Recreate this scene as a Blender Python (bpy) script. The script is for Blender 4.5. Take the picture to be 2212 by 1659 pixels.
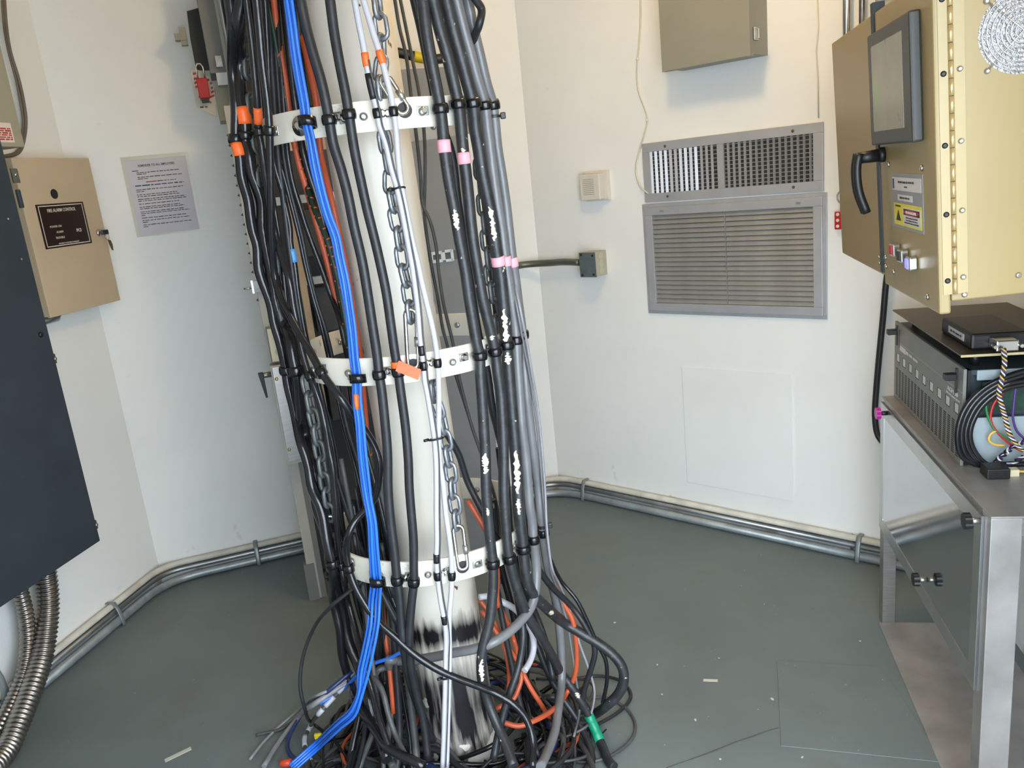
import bpy, bmesh, math, random
from mathutils import Vector, Matrix
random.seed(7)
for o in list(bpy.data.objects): bpy.data.objects.remove(o)
COL = bpy.context.scene.collection
SC = bpy.context.scene
PI = math.pi
# ------------------------------------------------------------------ camera
FPX, PITCH, ROLL, AZ, HC = 1740.0, 0.250332, -0.104445, 0.212735, 1.6
IW, IH = 2212, 1659
CAM = Vector((0, 0, HC))
cp, sp_, cr, sr = math.cos(PITCH), math.sin(PITCH), math.cos(ROLL), math.sin(ROLL)
VF = Vector((0, cp, -sp_)); VR0 = Vector((1, 0, 0)); VD0 = Vector((0, -sp_, -cp))
VR = cr * VR0 - sr * VD0          # image right
VD = sr * VR0 + cr * VD0          # image down
cam = bpy.data.cameras.new('camera'); camo = bpy.data.objects.new('camera', cam); COL.objects.link(camo)
cam.sensor_width = 36; cam.lens = FPX / IW * 36; cam.clip_start = 0.02
m = Matrix((VR, -VD, -VF)).transposed().to_4x4(); m.translation = CAM
camo.matrix_world = m; SC.camera = camo
# ------------------------------------------------------------------ light and exposure
SC.view_settings.view_transform = 'Standard'; SC.view_settings.look = 'None'
SC.view_settings.gamma = 1.0; SC.view_settings.use_curve_mapping = False
SC.view_settings.exposure = 0.10
HEXC = Vector((-0.25, 2.03, 0)); WALC = HEXC + Vector((0.03, 0, 0)); HEXR = 1.68; HEXA = HEXR / math.sqrt(3); CEIL = 2.95
world = bpy.data.worlds.new('sky'); SC.world = world; world.use_nodes = True
wb = world.node_tree.nodes['Background']; wb.inputs[0].default_value = (0.78, 0.89, 1.0, 1); wb.inputs[1].default_value = 11.4
def fr(k):
    A = AZ + k * PI / 3
    x = Vector((math.sin(A), math.cos(A), 0)); n = Vector((math.cos(A), -math.sin(A), 0))
    return (HEXC if k == 3 else WALC) - n * HEXR, x, n
DOOR_S0, DOOR_S1, DOOR_H = -0.62, 0.62, 2.08
_c, _x, _n = fr(4)
por = bpy.data.lights.new('door_daylight', 'AREA'); por.shape = 'RECTANGLE'; por.size = DOOR_S1 - DOOR_S0; por.size_y = DOOR_H
por.cycles.is_portal = True
poro = bpy.data.objects.new('door_daylight', por); COL.objects.link(poro)
poro.location = _c + _x * (DOOR_S0 + DOOR_S1) / 2 - _n * 0.12 + Vector((0, 0, DOOR_H / 2))
poro.rotation_euler = (_n).to_track_quat('-Z', 'Z').to_euler()
LAMP = Vector((0.38, 2.20, 2.74))
lamp_l = bpy.data.lights.new('warm_lamp_light', 'POINT'); lamp_l.shadow_soft_size = 0.10; lamp_l.energy = 31; lamp_l.color = (1.0, 0.70, 0.34)
lamp_lo = bpy.data.objects.new('warm_lamp_light', lamp_l); COL.objects.link(lamp_lo); lamp_lo.location = LAMP

# ------------------------------------------------------------------ helpers: pixels to places
def ray(u, v):
    d = VF * FPX + VR * (u - IW / 2) + VD * (v - IH / 2); return d.normalized()
def depth(P): return (P - CAM).dot(VF)
def W(k, s, o, z):
    c, x, n = fr(k); return c + x * s + n * o + Vector((0, 0, z))
def wp(k, o, u, v):
    c, x, n = fr(k); d = ray(u, v); t = (c + n * o - CAM).dot(n) / d.dot(n); X = CAM + d * t
    return (X - c).dot(x), X.z
def wP(k, o, u, v):
    s, z = wp(k, o, u, v); return W(k, s, o, z)
def flo(u, v, z=0.0):
    d = ray(u, v); return CAM + d * ((z - HC) / d.z)
def cylp(u, v, R, front=True):
    d = ray(u, v); o = CAM - HEXC
    a = d.x ** 2 + d.y ** 2; b = o.x * d.x + o.y * d.y; c = o.x ** 2 + o.y ** 2 - R * R; D = b * b - a * c
    if D < 0: t = -b / a
    else: t = (-b - math.sqrt(D)) / a if front else (-b + math.sqrt(D)) / a
    return CAM + d * t
# ------------------------------------------------------------------ materials
MATS = {}
def lin(c):
    def f(x):
        x /= 255.0
        return x / 12.92 if x <= 0.04045 else ((x + 0.055) / 1.055) ** 2.4
    return tuple(f(x) for x in c)
def mat(name, rgb, rough=0.5, metal=0.0, var=0.08, scale=8.0, bump=0.0, bscale=60.0, spec=0.5, stretch=(1, 1, 1), rvar=0.0, coat=0.0):
    if name in MATS: return MATS[name]
    M = bpy.data.materials.new(name); M.use_nodes = True; nt = M.node_tree; N = nt.nodes; L = nt.links
    b = N['Principled BSDF']; b.inputs['Roughness'].default_value = rough; b.inputs['Metallic'].default_value = metal
    b.inputs['Specular IOR Level'].default_value = spec; b.inputs['Coat Weight'].default_value = coat
    c = lin(rgb)
    tc = N.new('ShaderNodeTexCoord'); mp = N.new('ShaderNodeMapping'); mp.inputs['Scale'].default_value = stretch
    L.new(tc.outputs['Object'], mp.inputs[0])
    nz = N.new('ShaderNodeTexNoise'); nz.inputs['Scale'].default_value = scale; nz.inputs['Detail'].default_value = 5
    L.new(mp.outputs[0], nz.inputs['Vector'])
    cr_ = N.new('ShaderNodeValToRGB'); cr_.color_ramp.elements[0].position = 0.3; cr_.color_ramp.elements[1].position = 0.7
    cr_.color_ramp.elements[0].color = tuple(max(0, x * (1 - var)) for x in c) + (1,)
    cr_.color_ramp.elements[1].color = tuple(min(1, x * (1 + var)) for x in c) + (1,)
    L.new(nz.outputs[0], cr_.inputs[0]); L.new(cr_.outputs[0], b.inputs['Base Color'])
    if rvar:
        mr = N.new('ShaderNodeMapRange'); mr.inputs[3].default_value = max(0, rough - rvar); mr.inputs[4].default_value = min(1, rough + rvar)
        L.new(nz.outputs[0], mr.inputs[0]); L.new(mr.outputs[0], b.inputs['Roughness'])
    if bump:
        n2 = N.new('ShaderNodeTexNoise'); n2.inputs['Scale'].default_value = bscale; n2.inputs['Detail'].default_value = 4
        L.new(mp.outputs[0], n2.inputs['Vector'])
        bp = N.new('ShaderNodeBump'); bp.inputs['Strength'].default_value = bump; bp.inputs['Distance'].default_value = 0.004
        L.new(n2.outputs[0], bp.inputs['Height']); L.new(bp.outputs[0], b.inputs['Normal'])
    MATS[name] = M; M['base'] = cr_.name
    return M
def overlay(M, rgb, nscale, lo, hi, stretch=(1, 1, 1), zr=None, detail=6, rough=None):
    """mix a second paint/stain colour over a material where a noise mask (and an optional height range) says so"""
    nt = M.node_tree; N = nt.nodes; L = nt.links; b = N['Principled BSDF']
    src = b.inputs['Base Color'].links[0].from_socket
    tc = N.new('ShaderNodeTexCoord'); mp = N.new('ShaderNodeMapping'); mp.inputs['Scale'].default_value = stretch
    L.new(tc.outputs['Object'], mp.inputs[0])
    nz = N.new('ShaderNodeTexNoise'); nz.inputs['Scale'].default_value = nscale; nz.inputs['Detail'].default_value = detail
    L.new(mp.outputs[0], nz.inputs['Vector']); val = nz.outputs[0]
    if zr:
        sx = N.new('ShaderNodeSeparateXYZ'); L.new(tc.outputs['Object'], sx.inputs[0])
        mr = N.new('ShaderNodeMapRange'); mr.inputs[1].default_value = zr[0]; mr.inputs[2].default_value = zr[1]; mr.inputs[3].default_value = zr[2]; mr.inputs[4].default_value = zr[3]
        L.new(sx.outputs[2], mr.inputs[0]); ad = N.new('ShaderNodeMath'); L.new(val, ad.inputs[0]); L.new(mr.outputs[0], ad.inputs[1]); val = ad.outputs[0]
    m2 = N.new('ShaderNodeMapRange'); m2.inputs[1].default_value = lo; m2.inputs[2].default_value = hi; L.new(val, m2.inputs[0])
    mx = N.new('ShaderNodeMix'); mx.data_type = 'RGBA'; L.new(m2.outputs[0], mx.inputs[0]); L.new(src, mx.inputs[6]); mx.inputs[7].default_value = lin(rgb) + (1,)
    L.new(mx.outputs[2], b.inputs['Base Color'])
    return M
# ------------------------------------------------------------------ helpers: meshes
class MB:
    def __init__(s): s.v = []; s.f = []; s.sm = []
    def add(s, vs, fs, smooth=False):
        b = len(s.v); s.v += [tuple(v) for v in vs]
        for f in fs: s.f.append(tuple(b + i for i in f)); s.sm.append(smooth)
        return s
    def box(s, x0, x1, y0, y1, z0, z1):
        vs = [(x0, y0, z0), (x1, y0, z0), (x1, y1, z0), (x0, y1, z0), (x0, y0, z1), (x1, y0, z1), (x1, y1, z1), (x0, y1, z1)]
        return s.add(vs, [(0, 3, 2, 1), (4, 5, 6, 7), (0, 1, 5, 4), (1, 2, 6, 5), (2, 3, 7, 6), (3, 0, 4, 7)])
    def obox(s, M, hx, hy, hz):
        vs = [M @ Vector((a * hx, b * hy, c * hz)) for c in (-1, 1) for a, b in ((-1, -1), (1, -1), (1, 1), (-1, 1))]
        return s.add(vs, [(0, 3, 2, 1), (4, 5, 6, 7), (0, 1, 5, 4), (1, 2, 6, 5), (2, 3, 7, 6), (3, 0, 4, 7)])
    def tube(s, pts, r, n=8, cap=True, closed=False):
        pts = [Vector(p) for p in pts]; k = len(pts)
        rad = r if isinstance(r, (list, tuple)) else [r] * k
        T = []
        for i in range(k):
            a = pts[i - 1] if (i > 0 or closed) else pts[i]; c = pts[(i + 1) % k] if (i < k - 1 or closed) else pts[i]
            t = c - a; T.append(t.normalized() if t.length > 1e-9 else Vector((0, 0, 1)))
        up = Vector((0, 0, 1)) if abs(T[0].z) < 0.9 else Vector((0, 1, 0))
        nrm = T[0].cross(up).normalized(); vs = []
        for i in range(k):
            nrm = (nrm - T[i] * nrm.dot(T[i]))
            nrm = nrm.normalized() if nrm.length > 1e-6 else T[i].orthogonal().normalized()
            bi = T[i].cross(nrm)
            for j in range(n):
                a = 2 * PI * j / n; vs.append(pts[i] + (nrm * math.cos(a) + bi * math.sin(a)) * rad[i])
        fs = []
        for i in range(k if closed else k - 1):
            for j in range(n):
                i2 = (i + 1) % k
                fs.append((i * n + j, i * n + (j + 1) % n, i2 * n + (j + 1) % n, i2 * n + j))
        s.add(vs, fs, True)
        if cap and not closed:
            b = len(s.v) - len(vs); s.f.append(tuple(b + j for j in reversed(range(n)))); s.sm.append(False)
            s.f.append(tuple(b + (k - 1) * n + j for j in range(n))); s.sm.append(False)
        return s
    def cyl(s, p0, p1, r, n=16, r2=None):
        return s.tube([p0, p1], [r, r if r2 is None else r2], n)
    def prism(s, poly, y0, y1):                      # polygon in local x,z; extruded along y
        n = len(poly); vs = [(x, y0, z) for x, z in poly] + [(x, y1, z) for x, z in poly]
        fs = [tuple(range(n)), tuple(reversed(range(n, 2 * n)))] + [(i, i + n, (i + 1) % n + n, (i + 1) % n) for i in range(n)]
        return s.add(vs, fs)
    def slab(s, poly, z0, z1):                       # polygon in x,y; extruded along z
        n = len(poly); vs = [(p[0], p[1], z0) for p in poly] + [(p[0], p[1], z1) for p in poly]
        fs = [tuple(reversed(range(n))), tuple(range(n, 2 * n))] + [(i, (i + 1) % n, (i + 1) % n + n, i + n) for i in range(n)]
        return s.add(vs, fs)
    def dome(s, c, ax, r, h, n=10):                  # bolt or screw head
        c = Vector(c); ax = Vector(ax).normalized()
        return s.tube([c, c + ax * h * 0.6, c + ax * h], [r, r * 0.92, r * 0.45], n)
    def xf(s, M): s.v = [tuple(M @ Vector(v)) for v in s.v]; return s
    def build(s, name, material, parent=None, bev=0.0, fix=False):
        me = bpy.data.meshes.new(name); me.from_pydata(s.v, [], s.f); me.polygons.foreach_set('use_smooth', s.sm)
        if fix:
            bm = bmesh.new(); bm.from_mesh(me); bmesh.ops.recalc_face_normals(bm, faces=bm.faces); bm.to_mesh(me); bm.free()
        me.update(); o = bpy.data.objects.new(name, me); COL.objects.link(o)
        if material: me.materials.append(material)
        if parent: o.parent = parent
        if bev:
            b = o.modifiers.new('bevel', 'BEVEL'); b.width = bev; b.segments = 2; b.limit_method = 'ANGLE'
        return o
def tag(o, label, cat, group=None):
    o['label'] = label; o['category'] = cat
    if group: o['group'] = group
    return o
def thing(name, label, cat, loc=(0, 0, 0), rz=0.0, group=None):
    o = bpy.data.objects.new(name, None); COL.objects.link(o); o.location = loc; o.rotation_euler = (0, 0, rz); o.empty_display_size = 0.05
    return tag(o, label, cat, group)
def wthing(name, k, label, cat, s=0.0, z=0.0, o=0.0, group=None):    # local x along the wall, -y out of the wall, z up
    c, x, n = fr(k); return thing(name, label, cat, W(k, s, o, z), math.atan2(x.y, x.x), group)
def struct(o): o['kind'] = 'structure'; return o
def dup(o, parent=None, M=None):
    c = o.copy(); COL.objects.link(c); c.parent = parent
    if M is not None: c.matrix_local = M
    return c
def catmull(P, sub=6):
    P = [Vector(p) for p in P]; Q = [P[0] * 2 - P[1]] + P + [P[-1] * 2 - P[-2]]; out = []
    for i in range(1, len(Q) - 2):
        p0, p1, p2, p3 = Q[i - 1:i + 3]
        d0 = max((p1 - p0).length, 1e-6) ** .5; d1 = max((p2 - p1).length, 1e-6) ** .5; d2 = max((p3 - p2).length, 1e-6) ** .5
        m1 = (p1 - p0) / d0 - (p2 - p0) / (d0 + d1) + (p2 - p1) / d1; m2 = (p2 - p1) / d1 - (p3 - p1) / (d1 + d2) + (p3 - p2) / d2
        m1 *= d1; m2 *= d1
        for j in range(sub):
            t = j / sub; out.append((2 * t ** 3 - 3 * t * t + 1) * p1 + (t ** 3 - 2 * t * t + t) * m1 + (-2 * t ** 3 + 3 * t * t) * p2 + (t ** 3 - t * t) * m2)
    out.append(P[-1]); return out
def text(s, size, parent, mt, x, z, y, name='lettering', align='CENTER', sx=1.0, rot=0.0, bold=0.0, off=None):
    cu = bpy.data.curves.new('t', 'FONT'); cu.body = s; cu.size = size; cu.align_x = align; cu.resolution_u = 2; cu.offset = bold * size; cu.extrude = 0.0004
    t = bpy.data.objects.new('t', cu); COL.objects.link(t)
    bpy.context.view_layer.update()
    me = bpy.data.meshes.new_from_object(t.evaluated_get(bpy.context.evaluated_depsgraph_get())); bpy.data.objects.remove(t); bpy.data.curves.remove(cu)
    c, s_ = math.cos(rot), math.sin(rot)
    for v in me.vertices:
        a, b = v.co.x * sx, v.co.y; d = v.co.z
        v.co = (x + a * c - b * s_, y - d - 0.0004, z + a * s_ + b * c)
    me.materials.clear(); me.materials.append(mt)
    o = bpy.data.objects.new(name, me); COL.objects.link(o); o.parent = parent; return o
def bars(rows, parent, mt, y, name='print_lines', h=0.0016, seed=1):   # illegible small print: word-like dashes
    rnd = random.Random(seed); mb = MB()
    for x0, x1, z in rows:
        x = x0
        while x < x1:
            w = min(rnd.uniform(2.0, 7.5) * h, x1 - x); mb.box(x, x + w, y - 0.0004, y, z - h * rnd.uniform(.35, .55), z + h * rnd.uniform(.35, .6)); x += w + h * 0.9
    o = mb.build(name, mt, parent); o['kind'] = 'stuff'; return o
# ------------------------------------------------------------------ palette
WALL = mat('wall_paint', (236, 236, 232), 0.42, var=0.035, scale=2.2, bump=0.12, bscale=35)
overlay(WALL, (196, 178, 150), 9, 0.74, 0.86, zr=(0.0, 0.22, 0.22, 0.0))
overlay(WALL, (188, 178, 160), 26, 0.74, 0.80)
CEILM = mat('ceiling_paint', (236, 228, 208), 0.7)
FLOOR = mat('floor_paint', (106, 115, 114), 0.5, var=0.10, scale=3.0, bump=0.10, bscale=55, rvar=0.12)
overlay(FLOOR, (84, 86, 82), 16, 0.72, 0.82); overlay(FLOOR, (205, 206, 198), 85, 0.765, 0.78, detail=2); overlay(FLOOR, (102, 104, 98), 3.5, 0.56, 0.80)
BLK = mat('black_pvc', (22, 22, 25), 0.22, var=0.3, scale=20, bump=0.7, bscale=20, stretch=(1, 1, 0.5))
BLKS = mat('black_rubber', (32, 33, 36), 0.45, var=0.25, scale=30, bump=0.15, bscale=90)
BLKW = mat('weathered_black_rubber', (40, 41, 43), 0.42, var=0.35, scale=40, bump=0.2, bscale=120)
overlay(BLKW, (208, 200, 182), 60, 0.69, 0.74)
GRYC = mat('grey_cable', (104, 104, 105), 0.33, var=0.15, scale=14, bump=0.35, bscale=30)
GRYD = mat('dusty_dark_cable', (70, 70, 69), 0.5, var=0.3, scale=25, bump=0.2, bscale=80)
GRYL = mat('silver_grey_cable', (134, 132, 136), 0.38, var=0.15, scale=14)
WHT = mat('white_tubing', (178, 177, 184), 0.32, var=0.05, scale=10)
BLUE = mat('blue_jacket', (38, 104, 205), 0.36, var=0.12, scale=10)
DBLUE = mat('dark_blue_jacket', (32, 48, 92), 0.4, var=0.2)
ORG = mat('orange_jacket', (178, 78, 44), 0.42, var=0.15)
GRNJ = mat('dark_green_jacket', (20, 48, 34), 0.4, var=0.2)
TORG = mat('orange_tape', (240, 104, 40), 0.42, var=0.05)
TPNK = mat('pink_tape', (226, 160, 172), 0.5, var=0.05, bump=.2, bscale=90)
TBLU = mat('light_blue_tape', (74, 146, 206), 0.45, var=0.05)
TBLK = mat('black_tape', (20, 20, 22), 0.4, var=0.2)
TGRN = mat('green_tape', (14, 136, 100), 0.42, var=0.12, scale=60, bump=.3, bscale=60)
TYEL = mat('yellow_tape', (220, 196, 30), 0.45, var=0.1)
CUSH = mat('black_clamp_rubber', (13, 13, 15), 0.22, var=0.2)
ZINC = mat('zinc_steel', (176, 176, 172), 0.35, 0.9, var=0.15, scale=40)
CHROME = mat('bright_steel', (205, 203, 198), 0.22, 1.0, var=0.1)
CHN = mat('galvanized_chain', (138, 142, 146), 0.45, 0.75, var=0.3, scale=45, bump=.2, bscale=90)
CHND = mat('dark_chain', (92, 96, 96), 0.5, 0.6, var=0.3, scale=45)
GALV = mat('galvanized_conduit', (150, 154, 156), 0.38, 0.85, var=0.22, scale=9, rvar=.1)
FLEX = mat('flexible_conduit_steel', (150, 144, 138), 0.3, 0.95, var=0.2, scale=30)
PIPEP = mat('painted_conduit', (150, 158, 160), 0.42, 0.45, var=0.25, scale=14)
PIPEW = mat('white_painted_conduit', (206, 200, 186), 0.5, var=0.15, scale=12)
RINGM = mat('chipped_white_enamel', (226, 220, 205), 0.4, var=0.06, scale=6, bump=.2, bscale=40)
overlay(RINGM, (112, 82, 76), 9, 0.655, 0.665); overlay(RINGM, (150, 142, 130), 30, 0.64, 0.74)
DKG = mat('charcoal_enamel', (50, 58, 66), 0.5, var=0.14, scale=5, bump=.15, bscale=150)
overlay(DKG, (120, 124, 126), 40, 0.78, 0.80)
TAN = mat('tan_enamel', (196, 177, 148), 0.5, var=0.05, scale=5)
OLIVE = mat('khaki_enamel', (160, 156, 134), 0.5, var=0.05)
GRYB = mat('grey_enamel', (140, 138, 126), 0.45, var=0.04, scale=6)
RACKG = mat('rack_grey', (118, 120, 121), 0.5, var=0.08, scale=4)
RACKD = mat('rack_dark_grey', (58, 61, 66), 0.5, var=0.15, scale=5)
RACKL = mat('rack_light_grey', (176, 176, 170), 0.45, var=0.08, scale=7)
BEIGE = mat('beige_strip', (178, 160, 136), 0.4, var=0.1)
ALU = mat('brushed_aluminium', (168, 166, 163), 0.34, 0.9, var=0.10, scale=22, stretch=(1, 1, 6), rvar=.1)
ALUS = mat('swirled_aluminium', (162, 158, 154), 0.42, 0.5, var=0.22, scale=7, rvar=.16)
GRILL = mat('anodised_aluminium', (176, 177, 180), 0.42, 0.35, var=0.08, scale=7)
GRILLD = mat('dusty_slat', (150, 149, 146), 0.5, 0.35, var=0.12, scale=9)
DUCT = mat('dark_duct', (38, 36, 34), 0.7, var=0.4, scale=20)
GOLD = mat('gold_chromate', (146, 127, 84), 0.36, 0.0, var=0.05, scale=3)
GOLDL = mat('gold_chromate_edge', (158, 140, 98), 0.36, 0.0, var=0.04, scale=5)
BPLAS = mat('black_plastic', (22, 22, 23), 0.45, var=0.2)
BEZ = mat('screen_bezel', (52, 52, 47), 0.4, var=0.08)
GASK = mat('rubber_gasket', (34, 40, 46), 0.5, var=0.1)
WPLA = mat('white_plastic', (214, 208, 196), 0.45, var=0.04)
PAPER = mat('paper', (203, 199, 206), 0.55, var=0.02)
LAM = mat('laminate_edge', (206, 203, 186), 0.25, var=0.04)
INK = mat('black_ink', (58, 54, 58), 0.6)
REDI = mat('red_ink', (172, 62, 58), 0.6)
BLUEI = mat('blue_ink', (38, 58, 118), 0.6)
BROWN = mat('dark_brown_plate', (38, 18, 12), 0.4, var=0.1)
CREAM = mat('cream_print', (220, 210, 192), 0.5)
RED = mat('red_plastic', (178, 22, 22), 0.42, var=0.1)
YEL = mat('yellow_print', (212, 198, 44), 0.45)
MAG = mat('magenta_knob', (176, 30, 140), 0.35, var=0.1)
INSTR = mat('instrument_grey', (122, 122, 116), 0.5, var=0.05)
INSTB = mat('instrument_blue_grey', (152, 164, 168), 0.45, var=0.05)
INSTD = mat('instrument_dark_teal', (48, 60, 64), 0.5, var=0.08)
BRNP = mat('brown_plate', (84, 72, 58), 0.45, 0.3, var=0.1)
WIN = mat('window_card', (206, 206, 196), 0.5, var=0.03)
SLOT = mat('slot_black', (30, 30, 30), 0.6)
PWHT = mat('old_paint_flake', (200, 190, 170), 0.6, var=0.12, scale=60, bump=.5, bscale=90)
COLM = mat('column_paint', (214, 207, 194), 0.33, var=0.03, scale=3, bump=.06, bscale=20)
overlay(COLM, (98, 62, 52), 16, 0.70, 0.715, stretch=(1, 1, .6))
def soot(M):
    nt = M.node_tree; N = nt.nodes; L = nt.links; b = N['Principled BSDF']; src = b.inputs['Base Color'].links[0].from_socket
    tc = N.new('ShaderNodeTexCoord'); sx = N.new('ShaderNodeSeparateXYZ'); L.new(tc.outputs['Object'], sx.inputs[0])
    def noise(sc, st, det):
        mp = N.new('ShaderNodeMapping'); mp.inputs['Scale'].default_value = st; L.new(tc.outputs['Object'], mp.inputs[0])
        nz = N.new('ShaderNodeTexNoise'); nz.inputs['Scale'].default_value = sc; nz.inputs['Detail'].default_value = det; L.new(mp.outputs[0], nz.inputs['Vector']); return nz.outputs[0]
    def mth(op, a, c):
        q = N.new('ShaderNodeMath'); q.operation = op
        for i, v in enumerate((a, c)):
            if isinstance(v, (int, float)): q.inputs[i].default_value = v
            else: L.new(v, q.inputs[i])
        return q.outputs[0]
    zs = mth('DIVIDE', mth('ADD', sx.outputs[2], mth('MULTIPLY', mth('SUBTRACT', noise(5, (1, 1, .6), 3), .5), .10)), .6)
    rp = N.new('ShaderNodeValToRGB'); e = rp.color_ramp.elements; e[0].position = 0; e[0].color = (.62,) * 3 + (1,); e[1].position = 1; e[1].color = (0, 0, 0, 1)
    for p, v in ((.08, .74), (.17, .60), (.30, .78), (.45, .68), (.56, .30), (.62, .36), (.67, .80), (.70, .86), (.76, .45), (.83, .08)):
        x = e.new(p); x.color = (v, v, v, 1)
    L.new(zs, rp.inputs[0])
    st = noise(55, (1, 1, .06), 6); val = mth('ADD', mth('MULTIPLY', st, .9), mth('MULTIPLY', rp.outputs[0], .75))
    mr = N.new('ShaderNodeMapRange'); mr.inputs[1].default_value = .66; mr.inputs[2].default_value = 1.02; L.new(val, mr.inputs[0])
    mx = N.new('ShaderNodeMix'); mx.data_type = 'RGBA'; L.new(mr.outputs[0], mx.inputs[0]); L.new(src, mx.inputs[6]); mx.inputs[7].default_value = lin((30, 27, 30)) + (1,); L.new(mx.outputs[2], b.inputs['Base Color'])
soot(COLM)
overlay(COLM, (224, 219, 206), 9, 0.60, 0.61, zr=(0.02, 0.34, 0.05, 0.03 - .12))
# ================================================================== THE ROOM
def hexpts(r): return [(WALC + Vector((math.sin(AZ + (k - .5) * PI / 3 - PI / 2), math.cos(AZ + (k - .5) * PI / 3 - PI / 2), 0)) * (r * 2 / math.sqrt(3))) for k in range(6)]
struct(MB().slab([(p.x, p.y) for p in hexpts(HEXR + .1)], -0.1, 0.0).build('floor', FLOOR, fix=True))
struct(MB().slab([(p.x, p.y) for p in hexpts(HEXR + .1)], CEIL, CEIL + 0.1).build('ceiling', CEILM, fix=True))
for k, nm in enumerate(['left', 'back', 'right', 'right_near', 'front', 'left_near']):
    c, x, n = fr(k); rz = math.atan2(x.y, x.x)
    mb = MB(); e = HEXA + 0.058
    if k == 4:
        mb.box(-e, DOOR_S0, 0, .1, 0, CEIL); mb.box(DOOR_S1, e, 0, .1, 0, CEIL); mb.box(DOOR_S0, DOOR_S1, 0, .1, DOOR_H, CEIL)
    else: mb.box(-e, e, 0, .1, 0, CEIL)
    o = struct(mb.build('wall_' + nm, WALL)); o.location = c; o.rotation_euler = (0, 0, rz)
    if k == 4:
        t = MB(); t.box(DOOR_S0 - .06, DOOR_S0, -.02, .12, 0, DOOR_H + .06); t.box(DOOR_S1, DOOR_S1 + .06, -.02, .12, 0, DOOR_H + .06); t.box(DOOR_S0, DOOR_S1, -.02, .12, DOOR_H, DOOR_H + .06)
        o2 = struct(t.build('trim_1', GRYB)); o2.location = c; o2.rotation_euler = (0, 0, rz)
lc = W(4, (DOOR_S0 + DOOR_S1) / 2, -1.6, 0)
o = struct(MB().box(-2.5, 2.5, -1.49, 1.49, -.1, -.005).build('landing_floor', mat('landing_concrete', (146, 150, 154), .8, var=.15, scale=6))); o.location = lc; o.rotation_euler = (0, 0, math.atan2(_x.y, _x.x))
# floor hatch: a flush plate with a thin raised outline
hp = [flo(*p) for p in ((1678, 1428), (1905, 1442), (2040, 1648), (1687, 1612))]
hp[1] = hp[0] + (hp[1] - hp[0]); hatch = struct(MB().slab([(p.x, p.y) for p in reversed(hp)], 0.0, 0.0022).build('floor_hatch', FLOOR, fix=True, bev=.001))
# access panel cut into the right wall, corner seams
q = [wp(2, 0, *p) for p in ((1473, 792), (1706, 809), (1716, 1083), (1487, 1041))]
ap = struct(MB().prism([(q[0][0], q[0][1]), (q[0][0], q[3][1]), (q[2][0], q[2][1]), (q[2][0], q[1][1])], -.005, .0).build('access_panel', WALL, fix=True, bev=.0015))
c2, x2, n2 = fr(2); ap.location = c2; ap.rotation_euler = (0, 0, math.atan2(x2.y, x2.x))
wr = bpy.data.objects['wall_right']
for pl in ([(1840,1152),(1848,1156),(1850,1172),(1846,1186),(1843,1170)], [(1836,1183),(1843,1180),(1846,1196),(1840,1200)]):
    MB().prism([wp(2, 0, *p) for p in pl], -.0012, 0).build('paint_smudge', PIPEP, wr, fix=True)
sx_, sz_ = wp(2, 0, 1740, 1146); MB().tube([(sx_ + .018 * math.cos(q), -.0005, sz_ + .021 * math.sin(q)) for q in [2 * PI * j / 20 for j in range(20)]], .0018, 5, closed=True).build('filled_hole', WALL, wr)
ck = [flo(*p, .0006) for p in ((1440,1659),(1500,1638),(1545,1622),(1590,1603),(1630,1590),(1660,1578),(1682,1572))]
MB().tube(ck, [.0016, .0012, .0022, .0014, .002, .0012, .0008], 5).build('floor_crack', mat('crack_dirt', (74, 74, 70), .8), bpy.data.objects['floor'])
# warm ceiling lamp that lights the upper room
t = thing('ceiling_lamp', 'warm bulb hanging on a short stem from the ceiling', 'lamp', LAMP)
MB().tube([(0, 0, .11), (0, 0, .17), (0, 0, .18), (0, 0, CEIL - LAMP.z)], [.03, .03, .008, .008], 16).build('stem', WPLA, t)
em = bpy.data.materials.new('warm_bulb'); em.use_nodes = True; em.node_tree.nodes['Principled BSDF'].inputs['Emission Color'].default_value = (1, .70, .34, 1); em.node_tree.nodes['Principled BSDF'].inputs['Emission Strength'].default_value = 20
MB().tube([(0, 0, -.05), (0, 0, -.04), (0, 0, 0), (0, 0, .05), (0, 0, .11)], [.005, .03, .045, .03, .02], 16).build('bulb', em, t)
# ------------------------------------------------------------------ conduits along the foot of the walls
def hexrun(o_, z, ks, s0, s1, rad=.10):
    pts = [W(ks[0], s0, o_, z)]
    a = (HEXR - o_) / math.sqrt(3)
    for i in range(len(ks) - 1):
        P = W(ks[i], a, o_, z); A = W(ks[i], a - rad, o_, z); B = W(ks[i + 1], -a + rad, o_, z)
        pts += [((1 - t) ** 2) * A + 2 * t * (1 - t) * P + t * t * B for t in [j / 8 for j in range(9)]]
    pts.append(W(ks[-1], s1, o_, z)); return pts
c_ = tag(MB().tube(hexrun(.020, .084, (0, 1, 2), -.1, .93), .013, 10).build('conduit', PIPEW), 'slim cream conduit, topmost of the pipes round the foot of the walls', 'conduit')
c_ = tag(MB().tube(hexrun(.024, .056, (0, 1, 2), -.1, .93), .012, 10).build('conduit', GALV), 'dull galvanized conduit between the cream pipe and the lowest pipe at the wall foot', 'conduit')
c_ = tag(MB().tube(hexrun(.036, .020, (0, 1, 2), -.1, .93, .16), .018, 12).build('conduit', PIPEP), 'blue-grey painted conduit lying on the floor along the wall foot', 'conduit')
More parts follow.
